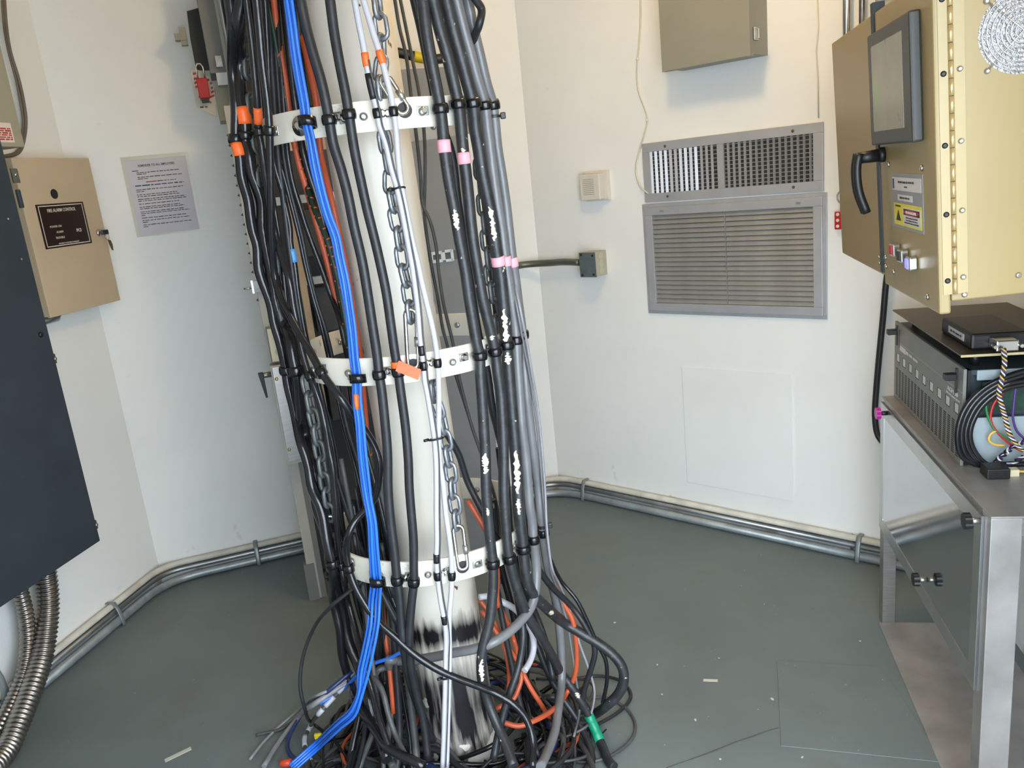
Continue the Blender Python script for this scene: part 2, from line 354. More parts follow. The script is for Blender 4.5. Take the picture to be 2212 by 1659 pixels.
for k, s in ((0, .62), (0, .15), (1, -.55), (2, -.78), (2, .55)):
    mb = MB(); mb.tube([(0, .0, .10), (0, -.036, .10), (0, -.050, .07), (0, -.058, .03), (0, -.062, .002)], .0025, 6)
    mb.xf(Matrix.Diagonal((4, 1, 1, 1)))
    t = mb.build('conduit_strap', PIPEP); t.location = W(k, s, 0, 0); c, x, n = fr(k); t.rotation_euler = (0, 0, math.atan2(x.y, x.x))
    tag(t, 'thin metal strap holding the pipes at the wall foot', 'strap', 'conduit straps at the wall foot')
# ================================================================== COLUMN AND RINGS
CR = .1015
prof = [(.118, 0), (.116, .05), (.108, .12), (CR, .2), (CR, .6), (CR, 1.2), (CR, 1.8), (CR, CEIL)]
mb = MB(); n_ = 48
vs = [(r * math.cos(2 * PI * j / n_), r * math.sin(2 * PI * j / n_), z) for r, z in prof for j in range(n_)]
mb.add(vs, [(i * n_ + j, i * n_ + (j + 1) % n_, (i + 1) * n_ + (j + 1) % n_, (i + 1) * n_ + j) for i in range(len(prof) - 1) for j in range(n_)], True)
mb.f.append(tuple(reversed(range(n_)))); mb.sm.append(False); mb.f.append(tuple(range((len(prof) - 1) * n_, len(prof) * n_))); mb.sm.append(False)
colo = mb.build('column', COLM); colo.location = HEXC; colo.rotation_euler = (0, -0.019, 0)          # stands very slightly out of plumb
tag(colo, 'white painted steel column with scorched black foot in the room centre', 'column')
RR = .272
RINGS = {'top': (1.720, 1.782), 'middle': (1.178, 1.242), 'bottom': (.674, .740)}
def ang(P): d = P - HEXC; return math.atan2(d.y, d.x)
for nm, (z0, z1) in RINGS.items():
    mb = MB(); n_ = 72; vs = []
    for r, z in ((RR - .007, 0), (RR, 0), (RR, z1 - z0), (RR - .007, z1 - z0)):
        vs += [(r * math.cos(2 * PI * j / n_), r * math.sin(2 * PI * j / n_), z) for j in range(n_)]
    mb.add(vs, [(a * n_ + j, a * n_ + (j + 1) % n_, b * n_ + (j + 1) % n_, b * n_ + j) for a, b in ((0, 1), (1, 2), (2, 3), (3, 0)) for j in range(n_)], True)
    t = thing('cable_ring', 'chipped white metal hoop round the column, the %s of three' % {'top': 'highest', 'middle': 'middle', 'bottom': 'lowest'}[nm], 'ring', HEXC + Vector((0, 0, z0)))
    o = mb.build('band', RINGM, t, bev=.0012, fix=True)
    for j in range(14):
        a = 2 * PI * (j + .3) / 14 + .1; d = Vector((math.cos(a), math.sin(a), 0))
        MB().dome(d * RR + Vector((0, 0, .031)), d, .009, .008).build('bolt', ZINC, t); MB().dome(d * (RR - .007) + Vector((0, 0, .031)), -d, .009, .006).build('bolt', ZINC, t)
    hu = {'top': (874, 238), 'middle': (893, 790), 'bottom': (1000, 1225)}[nm]
    P = cylp(*hu, RR + .001) - HEXC - Vector((0, 0, z0)); d = Vector((P.x, P.y, 0)).normalized()
    MB().cyl(P - d * .0005, P + d * .0006, .016, 20).build('eye_hole', SLOT, t)
    if nm == 'top':
        P = cylp(650, 272, RR + .001) - HEXC - Vector((0, 0, z0)); d = Vector((P.x, P.y, 0)).normalized()
        MB().tube([P - d * .001, P + d * .004, P + d * .004, P + d * .012, P + d * .014], [.021, .021, .010, .010, .004], 16).build('washer', CHROME, t)
# ================================================================== CABLES
CAB = {}
def path3(pts, R, r):
    out = []
    for p in pts:
        u, v = p[0], p[1]; md = p[2] if len(p) > 2 else R
        if md == 'f': P = flo(u, v, p[3] if len(p) > 3 else r)
        elif md == 'b': P = cylp(u, v, p[3], False)
        else: P = cylp(u, v, md)
        zmin = r + .002
        if P.z < zmin: P = flo(u, v, zmin)
        out.append(P)
    return out
def cable(name, label, pts, px, mt, R=.29, top=True, tapes=(), n=10, cat='cable', group=None, sub=5, key=None, wob=0.0, seed=0):
    mid = cylp(*pts[len(pts) // 3][:2], R); r = px / 2 * depth(mid) / FPX
    P = path3(pts, R, r)
    if top:
        d = (P[0] - P[1]).normalized(); a = P[0] + d * .25; P = [Vector((a.x, a.y, CEIL - .02)), a] + P
    C = catmull(P, sub)
    if wob:
        rn = random.Random(seed + len(C)); ph = rn.uniform(0, 6)
        C = [p + Vector((math.sin(i * .55 + ph) * wob, math.cos(i * .43 + ph) * wob, 0)) for i, p in enumerate(C)]
    for p in C: p.z = max(p.z, r + .001)
    o = tag(MB().tube(C, r, n).build(name, mt), label, cat, group)
    for u, v, ln, tm, tl in tapes:
        i = near(C, u, v); sl = slice_path(C, i, ln); MB().tube(sl, r * 1.07 + .0008, n + 2).build('tape_band', tm, o)['label'] = tl
    if key: CAB[key] = (C, r, label)
    return o, C, r
def project(P):
    v = P - CAM; z = v.dot(VF); return IW / 2 + FPX * v.dot(VR) / z, IH / 2 + FPX * v.dot(VD) / z
def near(C, u, v):
    best = 0; bd = 1e9
    for i, p in enumerate(C):
        a, b = project(p); d = (a - u) ** 2 + (b - v) ** 2
        if d < bd: bd = d; best = i
    return best
def slice_path(C, i, ln):
    L = [0]
    for j in range(1, len(C)): L.append(L[-1] + (C[j] - C[j - 1]).length)
    def at(s):
        s = min(max(s, 0), L[-1]); j = 1
        while j < len(L) - 1 and L[j] < s: j += 1
        t = (s - L[j - 1]) / max(L[j] - L[j - 1], 1e-9); return C[j - 1].lerp(C[j], t)
    return [at(L[i] - ln / 2 + ln * q / 4) for q in range(5)]
def flakes(o, C, r, spots, seed=3):                     # patches of old paint stuck on a cable, facing the viewer
    rn = random.Random(seed)
    for u, v, ln, wd in spots:
        sl = slice_path(C, near(C, u, v), ln); fine = catmull(sl, 5); n = len(fine); vs = []; fs = []; m_ = 5
        for i, p in enumerate(fine):
            T = (fine[min(i + 1, n - 1)] - fine[max(i - 1, 0)]).normalized(); e = (CAM - p); e = (e - T * e.dot(T)).normalized(); b = T.cross(e)
            ww = wd * (math.sin(PI * (i + .4) / n) ** .5) * rn.uniform(.3, 1.15); sh = rn.uniform(-.15, .15)
            for j in range(m_):
                a = sh + ww * (j / (m_ - 1) - .5) * 2; vs.append(p + (e * math.cos(a) + b * math.sin(a)) * (r + .0012))
        for i in range(n - 1):
            for j in range(m_ - 1): fs.append((i * m_ + j, i * m_ + j + 1, (i + 1) * m_ + j + 1, (i + 1) * m_ + j))
        MB().add(vs, fs, True).build('paint_flake', PWHT, o)
O_, P_, K_ = 'orange tape', 'pink tape', 'black tape'
# --- left group
cable('power_cable', 'wavy black cable with an orange band just under its clamp on the top hoop', [(497,0),(500,60),(504,150),(507,230),(510,300),(514,322),(520,357),(527,402),(538,447),(548,501),(554,536),(561,581),(576,636),(590,681),(601,726),(617,800),(627,850),(638,905),(652,959),(663,1004),(674,1049),(689,1092),(703,1147),(714,1201),(719,1240),(722,1300,.25),(733,1360,.25),(741,1417,.27),(755,1474,.28),(767,1508,.30),(790,1550,.32),(822,1595,.34),(850,1622,.36),(915,1657,.38)], 22, BLK, .31, key='L1', tapes=[(514,322,.03,TORG,O_)], wob=.002)
cable('power_cable', 'thick wavy black cable with an orange band just above its clamp on the top hoop', [(518,0),(517,54),(514,127),(519,199),(525,250),(530,292),(534,320),(541,357),(556,402),(565,447),(571,495),(580,572),(596,645),(612,699),(626,735),(640,800),(643,832),(650,887),(657,941),(670,986),(680,1031),(684,1074),(697,1128),(711,1192),(722,1240),(738,1300,.24),(752,1380,.24),(775,1440,.26),(795,1500,.28),(808,1560,.30),(838,1640,.36)], 28, BLK, .295, key='L2', tapes=[(525,252,.036,TORG,O_)], wob=.0025)
cable('signal_cable', 'slim black cable with an orange band, beside the wavy thick one', [(532,0),(543,90),(550,163),(555,217),(557,250),(559,284),(565,320),(572,375),(579,429),(590,480),(598,518),(608,554),(625,608),(634,663),(643,708),(651,753),(661,789),(669,812),(677,832),(690,868),(701,914),(710,968),(719,1013),(722,1049),(726,1092),(729,1147),(734,1201),(737,1222),(743,1255),(752,1300,.26),(768,1360,.26),(785,1430,.28),(806,1500,.30),(822,1560,.33),(850,1640,.37)], 15, BLK, .288, key='L3', tapes=[(554,250,.035,TORG,O_)])
cable('signal_cable', 'black cable that crosses the others and loops out below the middle hoop', [(554,0),(561,72),(568,145),(577,217),(582,282),(583,320),(585,393),(586,465),(588,530),(594,599),(608,648),(627,684),(645,717),(666,753),(682,782),(694,803),(714,832),(739,865),(764,899,.28),(790,932,.26),(808,962,.25),(819,995,.25),(819,1030,.25),(812,1070,.25),(794,1096,.26),(770,1121,.28),(754,1150),(748,1183),(754,1228),(766,1264),(790,1308),(817,1344),(847,1371),(893,1412),(938,1442),(975,1460),(1035,1483),(1069,1497,.31),(1110,1522,.34),(1137,1554,.36),(1151,1600,.38),(1150,1657,.42)], 17, BLK, .302, key='L4')
cable('signal_cable', 'black cable with a light blue tape band, left of the beige upright', [(572,0,.22),(580,150,.22),(586,300,.22),(593,357,.22),(606,402,.22),(617,447,.22),(626,492,.22),(628,527,.22),(633,552,.22),(637,576,.22),(643,627,.22),(650,672,.22),(659,722,.22),(680,800,.2),(700,880,.2),(722,980,.2),(735,1100,.2),(750,1200,.2),(770,1300,.2),(800,1400,.2)], 13, BLK, .22, tapes=[(633,552,.032,TBLU,'light blue tape')])
for i, (lb, pp, w_, mt_, R_) in enumerate([
    ('thin black cable furthest left of those inside the hoops', [(545,0),(560,180),(575,330),(590,430),(604,520),(613,600),(622,690),(640,800),(668,900),(690,1000),(705,1100),(722,1200),(740,1300)], 11, BLK, .24),
    ('thin black cable running just right of the beige upright', [(585,150),(592,250),(599,331),(614,384),(635,465),(648,519),(659,572),(677,645),(695,708),(720,820),(745,930),(770,1020),(800,1150),(835,1260),(865,1340)], 10, BLK, .18),
    ('thin black cable with faded print inside the hoops', [(598,150),(606,260),(612,331),(622,390),(636,447),(652,510),(664,572),(682,645),(703,712),(730,830),(752,930),(780,1020),(815,1180),(850,1290)], 10, BLKS, .19),
    ('black cable slanting across the opening beside the striped one', [(600,60),(612,220),(621,331),(632,393),(648,447),(668,509),(695,581),(717,645),(735,695),(755,800),(775,920),(800,1010),(830,1130),(850,1240)], 13, BLK, .17),
    ('matt black cable hidden deep beside the column', [(640,0),(655,180),(680,330),(705,450),(730,560),(748,660),(762,760),(775,860),(788,960),(800,1060),(820,1180),(845,1300)], 15, BLKS, .15),
    ('glossy black cable deep behind the blue bundle', [(612,0),(632,180),(655,330),(690,450),(716,560),(735,660),(750,760),(760,860),(778,960),(798,1060),(826,1180),(855,1300)], 16, BLK, .14),
    ('plain black cable behind the left chain', [(505,0),(525,200),(548,350),(572,450),(590,560),(606,660),(625,760),(650,860),(676,960),(700,1060),(722,1160),(745,1260)], 17, BLK, .25),
    ('matt black cable next to the left chain', [(575,0),(590,180),(600,330),(612,430),(628,560),(640,650),(655,740),(678,850),(702,940),(730,1040),(770,1160),(815,1260),(860,1350)], 14, BLKS, .21)]):
    cable('inner_cable', lb, pp, w_, mt_, R_)
cable('orange_cable', 'orange cable left of the blue bundle above the top hoop', [(591,0,.2),(597,54,.2),(608,127,.2),(617,181,.2),(624,237,.2),(640,330,.17),(668,430,.16),(705,560,.15),(735,690,.15),(760,800,.15),(785,930,.15),(802,1020,.15),(815,1120,.15),(822,1230,.16),(828,1330,.18),(840,1430,.2),(850,1540,.22)], 13, ORG, .2)
cable('orange_cable', 'orange cable right of the blue bundle, close to the column', [(637,0,.15),(649,63,.15),(666,136,.15),(684,226,.15),(692,326,.15),(704,384,.15),(718,440,.15),(744,560,.14),(767,695,.14),(778,768,.14),(784,841,.14),(797,977,.14),(812,1060,.14),(822,1160,.14),(834,1260,.15),(850,1350,.16),(862,1450,.18)], 14, ORG, .15)
# green cable with a woven orange spiral
o, C, r = cable('striped_cable', 'dark green cable with an orange spiral stripe', [(600,120,.19),(625,260,.19),(641,331,.19),(650,366,.19),(662,402,.19),(673,438,.19),(688,474,.19),(704,512,.19),(713,542,.19),(723,578,.19),(738,650,.18),(752,730,.18),(768,820,.17),(785,920,.16),(802,1000,.16),(822,1100,.16),(845,1220,.17)], 12, GRNJ, .19)
for j in range(6, len(C) - 4, 3):
    T = (C[j + 1] - C[j]).normalized(); a = T.orthogonal().normalized(); b = T.cross(a); st = (C[j + 1] - C[j]).length
    sp = [C[j] + T * st * q / 6 * 1.1 + (a * math.cos(q * .9) + b * math.sin(q * .9)) * r * .98 for q in range(7)]
    MB().tube(sp, .0022, 5).build('spiral_stripe', ORG, o)
# blue bundle of four
bc = [(623,0),(630,54),(637,108),(646,163),(657,226),(662,262),(671,302),(680,357),(693,411),(708,465),(724,512),(733,554),(744,608),(753,663),(760,717),(765,771),(770,816),(771,867),(777,914),(782,977),(790,1045),(795,1080),(803,1128),(807,1183),(811,1237),(813,1257),(809,1300),(806,1349),(795,1406),(785,1451),(778,1497),(762,1538),(733,1565),(710,1586),(676,1618),(630,1659)]
for i, (du, dR) in enumerate([(-7.5, .300), (-2.6, .306), (2.6, .300), (7.5, .306)]):
    rn = random.Random(i); pts = []
    for j, (u, v) in enumerate(bc):
        f = 1.0 if v < 1150 else 1.0 + .5 * math.sin((v - 1150) / 160)
        pts.append((u + du * f * (1 if v < 1480 else .5) + rn.uniform(-.8, .8), v + (du * .9 if v > 1500 else 0), dR + (0 if v < 1300 else (v - 1300) * .0003)))
    cable('blue_cable', ['bright blue cable at the edge of its bundle next to the crossing black cable', 'bright blue cable in the middle of its bundle, wrapped by orange tape', 'bright blue cable in the middle of its bundle, wrapped by orange tape', 'bright blue cable at the edge of its bundle next to the smooth black cable'][i], pts, 7.4, BLUE, dR, group='blue cables in the bundle', n=8, tapes=[(771, 867, .034, TORG, O_)] if i in (1, 2) else ())
# --- centre cables
cable('power_cable', 'smooth black cable beside the blue bundle, in front of the column', [(649,0),(660,54),(677,118),(693,172),(705,226),(711,259),(720,311),(737,366),(751,420),(765,490),(782,563),(793,627),(804,699),(815,771),(819,809),(824,841),(831,905),(837,977),(838,1049),(840,1085),(844,1128),(852,1192),(858,1253),(863,1291),(867,1349),(871,1385),(879,1440,.27),(893,1497,.24),(912,1545,.2),(935,1600,.18)], 22, BLKS, .294, key='K1')
cable('power_cable', 'smooth black cable with an orange ribbon tied at the middle hoop', [(713,0),(722,70),(734,139),(746,199),(754,247),(765,320),(780,393),(794,456),(808,512),(822,572),(835,636),(844,699),(853,762),(860,803),(865,841),(876,923),(882,995),(884,1050),(887,1092),(893,1165),(894,1228),(894,1257),(890,1295),(886,1337),(884,1385),(888,1440,.28),(900,1500,.26),(915,1560,.25),(925,1640,.26)], 21, BLKS, .294, key='K2')
H1 = [(766,0),(775,50),(785,99),(790,129),(794,151),(801,187),(815,245),(819,269),(833,310),(845,363),(858,408),(870,463),(880,517),(890,571),(895,605),(903,670),(908,734),(911,757),(915,790),(918,824),(922,845),(930,892),(938,947),(942,1001),(943,1055),(943,1109),(944,1165),(943,1206),(945,1244),(950,1285),(955,1315),(961,1345),(964,1380),(963,1417),(962,1463),(961,1508),(959,1577),(956,1657)]
H2 = [(785,0),(797,40),(809,80),(823,123),(835,169),(845,209),(850,241),(855,278),(858,318),(862,363),(868,408),(879,463),(890,517),(903,571),(910,605),(921,652),(934,707),(942,752),(945,784),(947,815),(948,850),(948,892),(947,947),(950,1001),(957,1046),(963,1109),(971,1165),(975,1206),(976,1244),(974,1290),(971,1320),(970,1360),(971,1394),(971,1417),(970,1463),(969,1508),(967,1577),(965,1657)]
cable('white_hose', 'white tube with a long black taped splice above the top hoop', H1, 13, WHT, .295, cat='hose', key='H1', tapes=[(790,129,.026,TORG,O_),(801,184,.05,TBLK,K_),(910,757,.022,TBLK,K_),(943,1206,.022,TBLK,K_),(960,1340,.022,TBLK,K_)])
cable('white_hose', 'white tube with one orange band crossing the front chain', H2, 13, WHT, .297, cat='hose', key='H2', tapes=[(823,123,.026,TORG,O_)])
cable('thin_wire', 'thin grey wire following the white tubes', [(u + 7, v, .303) for u, v in H1[3:]], 3.5, GRYD, .303, n=6, top=False, cat='wire')
# --- right group
R1 = cable('weathered_cable', 'scuffed black cable with a pink band, first right of the column', [(913,0),(921,70),(933,139),(945,199),(951,235),(956,278),(959,316),(965,363),(974,417),(983,463),(992,517),(1004,580),(1013,643),(1022,697),(1030,743),(1036,768),(1037,806),(1040,850),(1044,910),(1048,983),(1050,1055),(1052,1090),(1057,1150),(1063,1205),(1064,1217),(1065,1259),(1062,1304),(1056,1349),(1042,1406),(1040,1451),(1048,1497,.28),(1069,1554,.30),(1089,1600,.34),(1110,1655,.40)], 25, BLKW, .296, key='R1', tapes=[(959,316,.026,TPNK,P_)])
flakes(*R1, [(978,478,.045,.5),(1047,995,.05,.6),(1040,1440,.06,.5),(1057,1100,.02,.3)])
R2 = cable('weathered_cable', 'scuffed black cable with a pink band and a green taped length near its end', [(935,0),(949,60),(966,119),(980,179),(990,225),(996,278),(1002,342),(1006,372),(1012,427),(1017,481),(1024,535),(1033,589),(1042,643),(1053,688),(1064,734),(1069,759),(1075,806),(1081,850),(1085,910),(1088,983),(1088,1055),(1090,1100),(1093,1140),(1097,1187),(1100,1206),(1108,1241),(1122,1286),(1140,1330),(1158,1360),(1176,1388),(1194,1420),(1213,1454),(1236,1485),(1258,1518,.3),(1283,1570,.33),(1300,1610,.37),(1315,1645,.42),(1327,1657,.44)], 25, BLKW, .298, key='R2', tapes=[(1002,342,.024,TPNK,P_),(1284,1572,.085,TGRN,'green tape')])
flakes(*R2, [(1010,330,.02,.4),(1062,729,.012,.5),(1247,1500,.02,.5)], 5)
R3 = cable('weathered_cable', 'thick black cable crusted with old white paint, ending in a wide loop', [(964,0),(978,60),(994,119),(1010,179),(1021,223),(1027,278),(1034,318),(1042,372),(1053,427),(1064,481),(1071,535),(1076,564),(1081,595),(1086,643),(1091,697),(1094,745),(1097,779),(1102,840),(1108,910),(1114,983),(1118,1037),(1120,1090),(1124,1132),(1130,1185),(1133,1223),(1140,1259),(1150,1282),(1175,1308),(1220,1346),(1258,1369),(1299,1394),(1329,1419),(1345,1444),(1347,1472),(1336,1499),(1313,1522),(1286,1542,'f',.035),(1247,1567,'f',.03),(1213,1586,'f',.03),(1167,1609,'f',.03),(1121,1645,'f',.03)], 27, BLKW, .300, key='R3', tapes=[(1076,564,.022,TPNK,P_)])
flakes(*R3, [(1068,480,.08,.55),(1092,705,.09,.6),(1096,770,.03,.5),(1117,1020,.11,.6),(1121,1090,.04,.4),(1183,1315,.03,.5)], 8)
cable('grey_cable', 'smooth grey cable that swings round in front of the column foot', [(986,0),(998,50),(1014,109),(1030,169),(1047,227),(1052,268),(1058,318),(1066,381),(1075,445),(1084,499),(1092,564),(1098,605),(1106,661),(1113,707),(1115,735),(1118,797),(1122,850),(1126,910),(1135,983),(1141,1055),(1144,1095),(1150,1132),(1152,1165),(1157,1205),(1159,1241),(1156,1280),(1145,1315),(1124,1342),(1096,1368),(1060,1390),(1020,1403,.27),(980,1410,.24),(938,1419,.22),(893,1426,.2),(858,1427,.2),(842,1424,.22),(842,1440,.2),(846,1463,.18),(838,1490,.18)], 22, GRYC, .302, key='R4', tapes=[(1092,564,.022,TPNK,P_)])
cable('grey_cable', 'smooth grey cable, outermost on the right, sweeping down past the green tape', [(1010,0),(1022,60),(1036,119),(1050,179),(1064,227),(1068,259),(1074,318),(1084,381),(1093,445),(1100,508),(1107,566),(1113,605),(1120,661),(1128,723),(1133,797),(1137,850),(1144,910),(1153,983),(1163,1055),(1166,1090),(1170,1125),(1173,1150),(1179,1196),(1189,1250),(1200,1295),(1208,1349),(1213,1417),(1213,1474),(1206,1531,.31),(1199,1577,.33),(1183,1623,.37),(1167,1657,.42)], 22, GRYC, .303, key='R5', tapes=[(1107,566,.022,TPNK,P_)])
cable('inner_cable', 'black cable behind the scuffed ones, right of the column', [(895,0,.22),(909,60,.22),(921,119,.22),(931,169,.22),(950,260,.22),(975,330,.22),(988,430,.22),(1005,540,.22),(1020,640,.22),(1035,730,.22),(1052,800,.22),(1064,883,.22),(1075,928,.22),(1090,1000,.22),(1098,1100,.22),(1104,1200,.24),(1118,1290,.26),(1130,1370,.28),(1120,1440,.3),(1100,1500,.3),(1080,1570,.3),(1066,1640,.32)], 18, BLKS, .22)
cable('inner_cable', 'black cable coiling out above the scuffed ones, beyond the grey pair', [(1028,0,.34),(1040,20,.34),(1036,50,.34),(1022,90,.30),(1020,160,.26),(1024,260,.25),(1040,380,.25),(1055,500,.25),(1066,620,.25),(1080,740,.25),(1100,900,.25),(1120,1060,.26),(1150,1200,.28),(1185,1260,.3),(1235,1310,.3),(1260,1345,.3),(1285,1400,.3),(1275,1450,.3),(1262,1490,.3),(1255,1540,.33)], 16, BLKS, .25)
cable('thin_grey_cable', 'thin grey cable hanging furthest out on the right of the hoops', [(1004,0,.27),(1046,179,.27),(1066,280,.27),(1090,445,.28),(1103,566,.285),(1122,660),(1138,740),(1148,800),(1160,870),(1168,940),(1174,1010),(1178,1070),(1180,1120),(1184,1170),(1192,1225),(1212,1270),(1235,1330),(1252,1390),(1270,1440),(1284,1490),(1280,1530,.33),(1262,1580,.34)], 6, GRYL, .325, n=7)
cable('thin_grey_cable', 'thin grey cable inside the furthest one on the right of the hoops', [(996,0,.26),(1038,179,.26),(1058,280,.26),(1080,445,.27),(1095,566,.28),(1116,660),(1130,740),(1142,800),(1153,870),(1162,940),(1168,1010),(1174,1080),(1180,1150),(1190,1230),(1206,1280),(1224,1340),(1236,1410),(1245,1470),(1252,1530,.33),(1240,1590,.35)], 6, GRYC, .318, n=7)
cable('thin_grey_cable', 'thin grey cable hanging behind the column, nearer to it', [(853,0,'b',.2),(863,60,'b',.2),(877,119,'b',.2),(887,199,'b',.2),(900,298,'b',.2),(908,372,'b',.2),(914,445,'b',.2),(927,472,'b',.2),(941,526,'b',.2),(948,589,'b',.2),(957,650,'b',.2),(966,690,'b',.2),(978,740,'b',.2),(990,806,'b',.2),(1005,869,'b',.2),(1022,930,'b',.2),(1040,983,'b',.2),(1056,1060,'b',.2),(1070,1150,'b',.2),(1085,1260,'b',.2)], 9, GRYD, .2, n=8)
cable('thin_grey_cable', 'thin grey cable hanging behind the column, farther from it', [(865,0,'b',.24),(875,50,'b',.24),(891,129,'b',.24),(905,199,'b',.24),(917,298,'b',.24),(918,390,'b',.24),(917,463,'b',.24),(930,560,'b',.24),(945,640,'b',.24),(957,712,'b',.24),(963,734,'b',.24),(983,806,'b',.24),(1003,869,'b',.24),(1026,940,'b',.24),(1050,1010,'b',.24),(1075,1100,'b',.24),(1090,1200,'b',.24)], 9, GRYD, .24, n=8)
cable('inner_cable', 'black cable slanting behind the column foot on its right', [(960,930,.14),(990,980,.14),(1010,1040,.14),(1035,1090,.16),(1060,1140,.18),(1085,1180,.2),(1110,1240,.22),(1150,1310,.24),(1180,1390,.26),(1195,1470,.28)], 15, BLKS, .16, top=False)
cable('orange_cable', 'orange cable dropping steeply behind the scuffed black cable', [(1010,1080,.14),(1050,1150,.18),(1074,1230,.2),(1074,1298,.2),(1087,1326,.2),(1101,1355,.2),(1110,1383,.2),(1119,1417,.22),(1128,1449,.22),(1146,1486,.24),(1169,1522,.26),(1188,1554,'f',.05)], 11, ORG, .2, top=False)
cable('orange_cable', 'orange cable bowing out to the right and back across the heap', [(1180,1230,.28),(1220,1307,.3),(1237,1340,.3),(1246,1412,.3),(1242,1458,.3),(1224,1497,.3),(1197,1531,.3),(1156,1556,.3),(1121,1568,.28),(1085,1560,.25)], 11, ORG, .3, top=False)
cable('orange_cable', 'orange cable hooking round low beside the column foot', [(1040,1320,.16),(1090,1390,.2),(1118,1430,.22),(1126,1463,.24),(1119,1490,.24),(1108,1511,.24),(1071,1531,.22)], 10, ORG, .2, top=False)
cable('orange_cable', 'orange cable coming straight off the column foot', [(1036,1295,.13),(1060,1330,.16),(1080,1370,.18),(1095,1420,.2),(1100,1470,.2),(1092,1530,.2)], 10, ORG, .2, top=False)
cable('white_hose', 'dull white hose looping behind the column foot', [(1035,1290,.14),(1060,1288,.16),(1085,1300,.2),(1110,1314,.22),(1132,1337,.24),(1149,1367,.25),(1153,1399,.25),(1146,1426,.25),(1133,1449,.25)], 14, WHT, .22, top=False, cat='hose')
# --- loops at the foot
cable('floor_cable', 'black cable bowing down outside the others on the right', [(1185,1200,.31),(1212,1255,.31),(1245,1295,.32),(1268,1340,.33),(1290,1390,.33),(1308,1425,.33),(1311,1470,.33),(1302,1518,.33)], 9, BLK, .33, top=False)
cable('floor_cable', 'black cord making a flat loop beyond the paint-crusted cable', [(1230,1468,'f'),(1290,1460,'f'),(1335,1468,'f'),(1358,1488,'f'),(1362,1508,'f'),(1340,1535,'f'),(1300,1560,'f'),(1255,1582,'f'),(1200,1605,'f')], 8, BLKS, .33, top=False)
cable('floor_cable', 'thin grey cord in the widest loop on the floor', [(1240,1515,'f'),(1300,1506,'f'),(1345,1524,'f'),(1370,1556,'f'),(1368,1590,'f'),(1340,1620,'f'),(1300,1640,'f'),(1250,1646,'f'),(1200,1630,'f')], 7, GRYD, .33, top=False)
cable('floor_cable', 'loose black cord arching out to the left of the heap', [(790,1250,.26),(758,1275,.29),(715,1310,.33),(676,1360,.36),(654,1420,.37),(648,1480,.37),(658,1530,.37),(682,1568,'f',.03),(715,1590,'f',.03)], 8, BLKS, .3, top=False)
cable('floor_cable', 'silver-grey cable fanning out to the left over the floor', [(800,1430,.22),(765,1465,.26),(725,1490,.3),(680,1520,.35),(640,1555,'f',.03),(605,1600,'f',.012),(570,1655,'f',.012)], 12, GRYL, .3, top=False)
cable('floor_cable', 'slim silver cable just above the silver-grey one', [(780,1440,.24),(735,1480,.28),(690,1500,.33),(650,1530,'f',.05),(605,1568,'f',.012),(572,1600,'f',.008),(540,1640,'f',.008)], 7, GRYL, .3, top=False)
cable('floor_cable', 'dark cable lying furthest out on the left floor', [(690,1512,.34),(650,1545,'f',.02),(610,1574,'f',.01),(580,1582,'f',.01),(553,1588,'f',.01)], 8, GRYD, .3, top=False)
cable('floor_cable', 'cable with white taped lengths on the left of the heap', [(770,1455,.26),(745,1480,.3),(712,1515,.32),(690,1540,.34),(670,1570,'f',.04),(658,1595,'f',.03),(662,1625,'f',.02),(680,1658,'f',.015)], 10, GRYD, .3, top=False, tapes=[(738,1487,.03,WHT,'white tape'),(715,1512,.035,WHT,'white tape'),(690,1540,.03,WHT,'white tape'),(671,1570,.03,WHT,'white tape'),(660,1602,.04,WHT,'white tape'),(672,1640,.03,WHT,'white tape')])
cable('floor_cable', 'dark blue cable coiled at the left of the heap', [(760,1450,.25),(700,1500,.3),(650,1545,'f',.05),(625,1590,'f',.02),(622,1620,'f',.015),(640,1640,'f',.015),(665,1640,'f',.015)], 10, DBLUE, .3, top=False)
cable('floor_cable', 'dark blue cable passing behind the white tubes at the foot', [(880,1400,.2),(845,1420,.22),(810,1432,.24),(780,1450,.26),(740,1490,.3),(690,1520,.33)], 8, BLUE, .22, top=False)
cable('floor_cable', 'thick dusty cable lying straight across the front of the heap', [(660,1650,'f'),(700,1642,'f'),(760,1630,'f'),(830,1622,'f'),(880,1612,'f',.05)], 15, GRYD, .3, top=False)
for i, (pp, w_) in enumerate([([(900,1440,.16),(820,1445,.22),(806,1470,.25),(812,1520,.28),(822,1580,.30),(835,1625,.33),(850,1658,.36)], 16), ([(770,1420,.24),(800,1455,.26),(825,1490,.27),(838,1540,.29),(855,1590,.31),(875,1630,.34)], 12), ([(845,1460,.2),(850,1500,.2),(845,1545,.22),(838,1590,.25),(830,1630,.3)], 15)]):
    cable('floor_cable', ['dusty grey cable hanging to the floor left of the column', 'slim dusty cable crossing towards the column foot', 'short stout dusty cable beside the column foot'][i], pp, w_, GRYD, .25, top=False)
